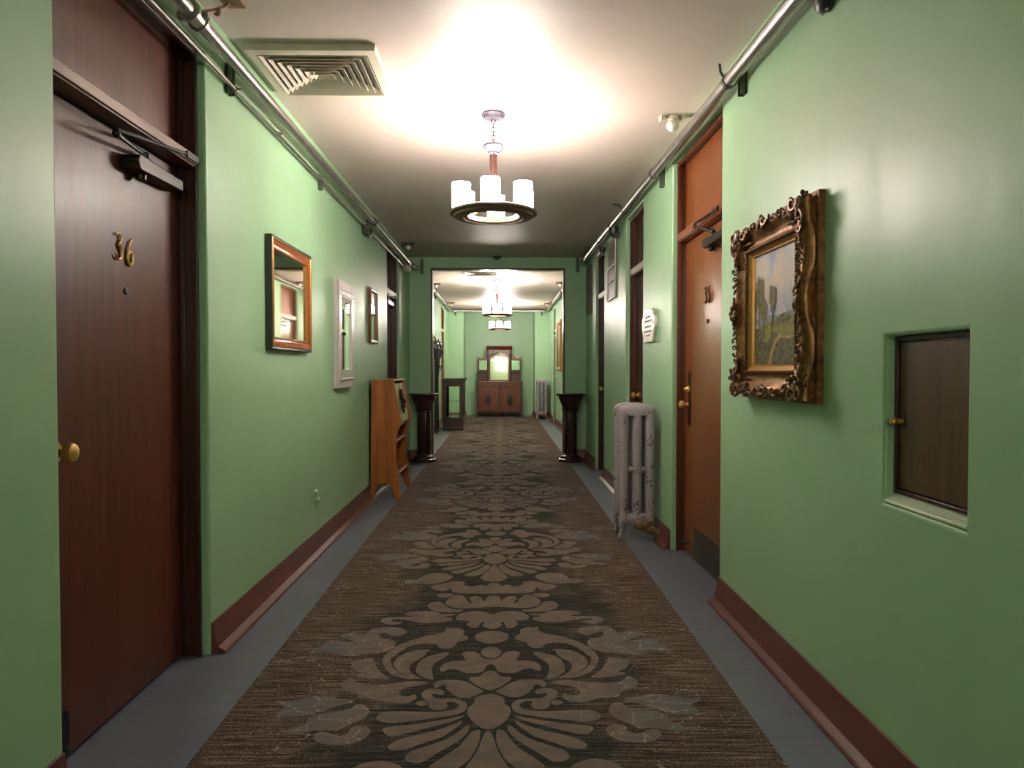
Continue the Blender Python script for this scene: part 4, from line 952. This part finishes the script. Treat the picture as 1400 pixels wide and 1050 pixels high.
for i in range(4):
    p, q = CN[i], CN[(i+1) % 4]; m = ((p[0]+q[0])/2, (p[1]+q[1])/2); b = MB(); dx, dz = INN[i]; tx, tz = dz, -dx
    for sg in (-1, 1): scroll(b, (m[0]+dx*0.034+tx*sg*0.026, m[1]+dz*0.034+tz*sg*0.026), math.atan2(tz*sg, tx*sg), 0.022, 1.1, 0.078, 0.0085, sg)
    for sg in (-1, 1):
        for k in range(5): scroll(b, (m[0]+dx*(0.03+0.008*(k % 2))+tx*sg*(0.06+0.032*k), m[1]+dz*(0.03+0.008*(k % 2))+tz*sg*(0.06+0.032*k)), 1.1*k, 0.014, 0.9, 0.070, 0.0055, sg)
    b.ball((RX-0.086, m[0]+dx*0.02, m[1]+dz*0.02), (0.010, 0.015, 0.015), 10); b.ball((RX-0.078, m[0]+dx*0.055, m[1]+dz*0.055), (0.008, 0.012, 0.012), 10)
    b.build('side_ornament', M['giltdark'], root)
# canvas: u runs left to right as seen from the hall, v up
CY0, CY1, CZ0, CZ1 = FY1-0.14, FY0+0.14, FZ0+0.14, FZ1-0.14
b = MB(); xc = RX-0.022
cp = lambda u, v, k: (xc-0.0003*k, CY0+(CY1-CY0)*u, CZ0+(CZ1-CZ0)*v)
b.box((xc+0.004, CY0, CZ0), (xc, CY1, CZ1), 0)
PK = [0]
def paint(pts, k, mi, n=2):
    PK[0] += 1; b.flat([cp(min(max(u, 0.0), 1.0), min(max(v, 0.0), 1.0), k+PK[0]*0.03) for u, v in chaikin(pts, n)], mi)
b.flat([cp(*p, 1) for p in ((0, 0), (1, 0), (1, 0.42), (0.8, 0.45), (0.6, 0.43), (0.3, 0.44), (0, 0.42))], 1)
b.flat([cp(*p, 2) for p in ((0, 0), (1, 0), (1, 0.39), (0.7, 0.40), (0.4, 0.38), (0.1, 0.36), (0, 0.36))], 2)
paint([(0.0, 0.30), (0.10, 0.31), (0.14, 0.33), (0.10, 0.37), (0.0, 0.37)], 3, 0)
paint([(-0.1, -0.1), (1.1, -0.1), (1.1, 0.23), (0.85, 0.25), (0.6, 0.24), (0.45, 0.30), (0.3, 0.28), (0.15, 0.34), (-0.1, 0.33)], 3, 3)
paint([(0.2, 0.22), (0.32, 0.34), (0.42, 0.29), (0.4, 0.24), (0.3, 0.2)], 4, 2); paint([(0.50, 0.36), (0.62, 0.40), (0.85, 0.33), (1.0, 0.30), (1.0, 0.27), (0.75, 0.27), (0.55, 0.28)], 4, 2)
paint([(0.20, 0.0), (0.34, 0.0), (0.40, 0.13), (0.47, 0.22), (0.56, 0.265), (0.78, 0.245), (0.9, 0.26), (0.97, 0.34), (0.99, 0.34), (0.95, 0.25), (0.82, 0.215), (0.6, 0.235), (0.52, 0.20), (0.44, 0.10), (0.40, 0.0), (0.3, 0.0)], 5, 5)
def tree(u, v0, v1, w, k):
    r = random.Random(int(u*100)); P = []
    for i in range(26):
        a = 2*PI*i/26; q = 1+r.uniform(-0.28, 0.25)
        P.append((u+w*q*math.cos(a), (v0+v1)/2+(v1-v0)/2*q*math.sin(a)))
    paint(P, k, 4, 1); paint([(u-0.012, v0-0.16), (u+0.012, v0-0.16), (u+0.008, v0+0.1), (u-0.008, v0+0.1)], k-1, 3, 0)
tree(0.13, 0.48, 0.82, 0.10, 8); tree(0.23, 0.40, 0.60, 0.07, 9); tree(0.44, 0.46, 0.72, 0.075, 8); tree(0.03, 0.46, 0.70, 0.05, 7)
for u, v, w in ((0.55, 0.38, 0.06), (0.66, 0.40, 0.07), (0.78, 0.39, 0.05), (0.07, 0.22, 0.09), (0.72, 0.12, 0.16), (0.9, 0.16, 0.12), (0.12, 0.10, 0.12), (0.56, 0.08, 0.1)): 
    r = random.Random(int(u*1000)); paint([(u+w*(1+r.uniform(-.3, .3))*math.cos(2*PI*i/14), v+w*0.6*(1+r.uniform(-.3, .3))*math.sin(2*PI*i/14)) for i in range(14)], 6, 3 if v < 0.3 else 4, 1)
b.build('canvas', [M['sky'], M['hills'], M['meadow'], M['bush'], M['tree'], M['pathp']], root, flip=False)

# ------------------------------------------------------------------ far hall things
root = empty('framed_picture', (RX2, 13.9, 1.17), 'tall gilt-framed picture on the right wall of the far hall', 'picture')
b = MB(); rect_frame(b, 1, RX2, 13.4, 14.42, 1.165, 2.185, [(0, 0), (0, 0.03), (0.02, 0.045), (0.05, 0.04), (0.08, 0.022), (0.09, 0.01)]); b.build('picture_frame', M['giltplain'], root)
MB().box((RX2-0.003, 13.48, 1.245), (RX2-0.012, 14.34, 2.105)).build('canvas', M['meadow'], root)
root = empty('wall_outlet', (RX2, 13.57, 0.24), 'white outlet plate low on the right wall behind the right pedestal', 'outlet')
MB().box((RX2, 13.53, 0.24), (RX2-0.012, 13.61, 0.362)).build('outlet_plate', M['white'], root, bevel=0.003)
b = MB()
for z in (0.275, 0.325): b.box((RX2-0.012, 13.55, z-0.014), (RX2-0.014, 13.59, z+0.014))
b.build('outlet_socket', M['vent'], root)
root = empty('exit_sign', (0.12, PY1, 2.58), 'red lit sign box over the opening, facing the far hall', 'sign')
MB().box((-0.02, PY1, 2.555), (0.26, PY1+0.06, 2.685-0.002)).build('sign_housing', M['white'], root, bevel=0.004)
MB().box((0.0, PY1+0.0605, 2.565), (0.24, PY1+0.064, 2.675)).build('sign_face', M['red'], root)

# black hall tree on the far left wall
root = empty('hall_tree', (-1.24, 13.1, 0), 'black carved hall tree with hooks and crest against the far hall left wall', 'hall tree')
for y in (13.05, 13.42):
    MB().tube([(-1.245, y, 0.0), (-1.245, y, 0.9), (-1.24, y, 1.70)], [0.03, 0.02, 0.022], 10).build('post', M['black'], root)
MB().box((-1.262, 13.06, 1.02), (-1.252, 13.41, 1.66)).build('back_board', M['walnutdk'], root)
b = MB()
for k in range(9):
    y = 12.3+0.19*k; b.ball((-1.215+0.012*(k % 2), y, 1.70+0.05*math.sin(k*1.4)), (0.03, 0.10, 0.055), 10)
b.build('carved_crest', M['black'], root)
for y, zb in ((12.45, 1.40), (12.75, 1.40), (13.05, 1.10), (13.35, 1.08), (13.75, 1.42)):
    b = MB().tube([(-1.23, y, 1.68), (-1.21, y, 1.55), (-1.23, y, zb)], [0.022, 0.03, 0.018], 8)
    b.tube([(-1.23, y, zb+0.12), (-1.18, y, zb+0.10), (-1.165, y, zb+0.16)], 0.009, 8); b.ball((-1.165, y, zb+0.17), 0.016, 8)
    b.build('hook_arm', M['black'], root)
MB().box((-1.275, 12.98, 0), (-1.205, 13.50, 0.06)).build('foot', M['black'], root, bevel=0.01)
MB().box((-1.26, 13.05, 0.22), (-1.235, 13.42, 0.26)).build('stretcher', M['black'], root)

# glazed cabinet
root = empty('display_cabinet', (-0.96, 13.95, 0), 'dark wooden display cabinet with glass panes against the far hall left wall', 'cabinet')
x0, x1, y0, y1, H = -1.17, -0.755, 13.56, 14.4, 1.02
MB().box((x0, y0, 0), (x1, y1, 0.05)).build('plinth', M['walnutdk'], root, bevel=0.006)
MB().box((x0+0.01, y0+0.01, 0.05), (x1-0.01, y1-0.01, 0.25)).build('base_box', M['walnutdk'], root, bevel=0.004)
for xa, ya in ((x0+0.01, y0+0.01), (x1-0.075, y0+0.01), (x0+0.01, y1-0.075), (x1-0.075, y1-0.075)): MB().box((xa, ya, 0.25), (xa+0.065, ya+0.065, 0.86)).build('corner_post', M['walnutdk'], root, bevel=0.004)
b = MB().box((x0+0.01, y0+0.01, 0.86), (x1-0.01, y1-0.01, 0.965)); b.build('frieze', M['walnutdk'], root, bevel=0.004)
MB().prism([(x0-0.005, 0.965), (x1+0.012, 0.965), (x1+0.03, 0.99), (x1+0.03, 1.018), (x0-0.01, 1.018), (x0-0.01, 0.99)], 1, y0-0.012, y1+0.02).build('cornice', M['walnutdk'], root)
for a, c in (((x0+0.07, y0+0.02, 0.25), (x1-0.07, y0+0.026, 0.86)), ((x0+0.07, y1-0.026, 0.25), (x1-0.07, y1-0.02, 0.86)), ((x1-0.026, y0+0.07, 0.25), (x1-0.02, y1-0.07, 0.86))):
    MB().box(a, c).build('glass_pane', M['glass'], root)
MB().box((x0+0.012, y0+0.075, 0.25), (x0+0.022, y1-0.075, 0.86)).build('back_board', M['walnutdk'], root)
MB().box((x0+0.03, y0+0.04, 0.56), (x1-0.03, y1-0.04, 0.568)).build('shelf', M['glass'], root)
root.location.z = 0.004

# mirrored sideboard at the end
root = empty('mirrored_sideboard', (-0.065, 17.73, 0), 'carved walnut sideboard with three mirrors against the end wall', 'sideboard')
SX0, SX1, SY0, SY1 = -0.635, 0.508, 17.5, 17.97; SC = (SX0+SX1)/2
for x in (SX0+0.04, SC, SX1-0.04):
    for y in (SY0+0.04, SY1-0.05): MB().lathe([(0.022, 0), (0.03, 0.03), (0.028, 0.07), (0.035, 0.10)], (x, y, 0), 2, 14).build('foot', M['walnut'], root)
MB().box((SX0, SY0, 0.10), (SX1, SY1, 0.865)).build('carcass', M['walnutmid'], root, bevel=0.005)
MB().box((SX0-0.025, SY0-0.03, 0.865), (SX1+0.025, SY1, 0.89)).build('top_board', M['walnut'], root, bevel=0.008)
for sg in (-1, 1):
    a, c = (SX0+0.05, SC-0.03) if sg < 0 else (SC+0.03, SX1-0.05)
    dw = MB().box((a, SY0-0.014, 0.745), (c, SY0+0.01, 0.85)).build('drawer', M['walnut'], root, bevel=0.006)
    for x in (a+0.11, c-0.11): MB().lathe([(0.02, 0), (0.014, -0.012), (0.018, -0.022), (0.0, -0.028)], (x, SY0-0.014, 0.80), 1, 12).build('drawer_knob', M['black'], dw)
    b = MB().box((a, SY0-0.012, 0.13), (c, SY0+0.01, 0.72))
    door = b.build('cupboard_door', M['walnut'], root, bevel=0.005)
    b = MB(); m_ = 0.07
    for p, q in (((a+.03, .16), (c-.03, .18)), ((a+.03, .67), (c-.03, .69)), ((a+.03, .18), (a+.05, .67)), ((c-.05, .18), (c-.03, .67))): b.box((p[0], SY0-0.022, p[1]), (q[0], SY0-0.012, q[1]))
    b.build('door_moulding', M['walnut'], door, bevel=0.004)
    b = MB(); mx = (a+c)/2; b.ball((mx, SY0-0.012, 0.43), (0.07, 0.012, 0.14), 16)
    for k in range(8): b.ball((mx+0.05*math.cos(k*PI/4), SY0-0.02, 0.43+0.11*math.sin(k*PI/4)), (0.022, 0.010, 0.03), 8)
    b.build('carved_panel', M['walnutdk'], door)
    MB().lathe([(0.010, 0), (0.008, -0.014), (0, -0.018)], (c-0.02 if sg < 0 else a+0.02, SY0-0.012, 0.45), 1, 10).build('door_knob', M['brassdk'], door)
UY = 17.74
MB().box((SX0+0.02, UY+0.06, 0.89), (SX1-0.02, UY+0.10, 1.14)).build('back_panel', M['walnutmid'], root)
for sg in (-1, 1):
    a, c = (SX0+0.015, SC-0.28) if sg < 0 else (SC+0.28, SX1-0.015)
    b = MB().box((a-0.01*(sg < 0), UY-0.05, 1.125), (c, UY+0.10, 1.15)); b.build('bracket_shelf', M['walnutdk'], root, bevel=0.004)
    e = a if sg < 0 else c; i_ = c if sg < 0 else a
    pts = [(e, 1.15), (e, 1.515), (e-sg*0.035, 1.515), (e-sg*0.05, 1.475), (e-sg*0.12, 1.485), (e-sg*0.17, 1.54), (e-sg*0.21, 1.60), (e-sg*0.24, 1.59), (i_, 1.54), (i_, 1.15)]
    MB().prism(pts, 1, UY+0.05, UY+0.09).build('wing_panel', M['walnut'], root)
    b = MB(); w0, w1 = min(a, c)+0.025, max(a, c)-0.02
    for p, q in (((w0, 1.17), (w1, 1.185)), ((w0, 1.43), (w1, 1.445)), ((w0, 1.185), (w0+.015, 1.43)), ((w1-.015, 1.185), (w1, 1.43))): b.box((p[0], UY+0.03, p[1]), (q[0], UY+0.05, q[1]))
    b.build('mirror_frame', M['walnut'], root)
    MB().box((w0+0.01, UY+0.040, 1.18), (w1-0.01, UY+0.0495, 1.435)).build('side_mirror', M['mirror'], root)
# central mirror, leaning back a little
TL = math.radians(1.25); c0, c1 = SC-0.275, SC+0.28
def lean(p): z = p[2]-0.9; return (p[0], p[1]+math.sin(TL)*z, 0.9+z)
b = MB()
for a, c in (((c0, UY, 0.89), (c0+0.045, UY+0.06, 1.72)), ((c1-0.045, UY, 0.89), (c1, UY+0.06, 1.72)), ((c0+0.045, UY, 0.89), (c1-0.045, UY+0.06, 0.93))): b.box(a, c)
b.prism([(c0+0.04, 1.72), (c0+0.04, 1.57)]+[(c0+0.045+0.465*t, 1.58+0.055*math.sin(PI*t)+0.006*math.sin(5*PI*t)) for t in [i/14 for i in range(15)]]+[(c1-0.04, 1.57), (c1-0.04, 1.72)], 1, UY, UY+0.06)
b.v = [lean(p) for p in b.v]; b.build('mirror_frame', M['walnut'], root, bevel=0.003)
b = MB().box((c0+0.03, UY+0.04, 0.92), (c1-0.03, UY+0.05, 1.68)); b.v = [lean(p) for p in b.v]; b.build('center_mirror', M['mirrordim'], root)
w = 0.018
for xx in (c0-0.014, c1+0.014): MB().lathe([(w, 0.89), (w*1.3, 0.92), (w*0.8, 0.97), (w*0.7, 1.2), (w*0.8, 1.5), (w*1.3, 1.54), (w, 1.6), (w, 1.70)], (xx, UY+0.01, 0), 2, 12).build('turned_column', M['walnutdk'], root)
MB().prism([(UY+0.10, 1.70), (UY-0.01, 1.70), (UY-0.02, 1.72), (UY-0.05, 1.765), (UY-0.075, 1.785), (UY-0.075, 1.81), (UY+0.10, 1.81)], 0, SC-0.325, SC+0.33).build('cornice', M['walnut'], root, bevel=0.003)

# ------------------------------------------------------------------ camera, world, view
cam = bpy.data.cameras.new('camera'); cam.sensor_width = 36.0; cam.lens = 36.0*945/1400; cam.clip_start = 0.05
co = bpy.data.objects.new('camera', cam); COL.objects.link(co)
co.location = (0, 0, 1.2)
co.rotation_euler = (PI/2+math.atan(-20/945), 0, -math.atan(14/945))
scene.camera = co
w = bpy.data.worlds.new('dark_surroundings'); scene.world = w; w.use_nodes = True
w.node_tree.nodes['Background'].inputs[0].default_value = (0.02, 0.02, 0.02, 1)
scene.view_settings.view_transform = 'Standard'; scene.view_settings.look = 'None'
scene.view_settings.gamma = 1.0; scene.view_settings.use_curve_mapping = False
scene.view_settings.exposure = EXPOSURE
scene.cycles.max_bounces = 10; scene.cycles.diffuse_bounces = 6; scene.cycles.glossy_bounces = 5; scene.cycles.sample_clamp_indirect = 8
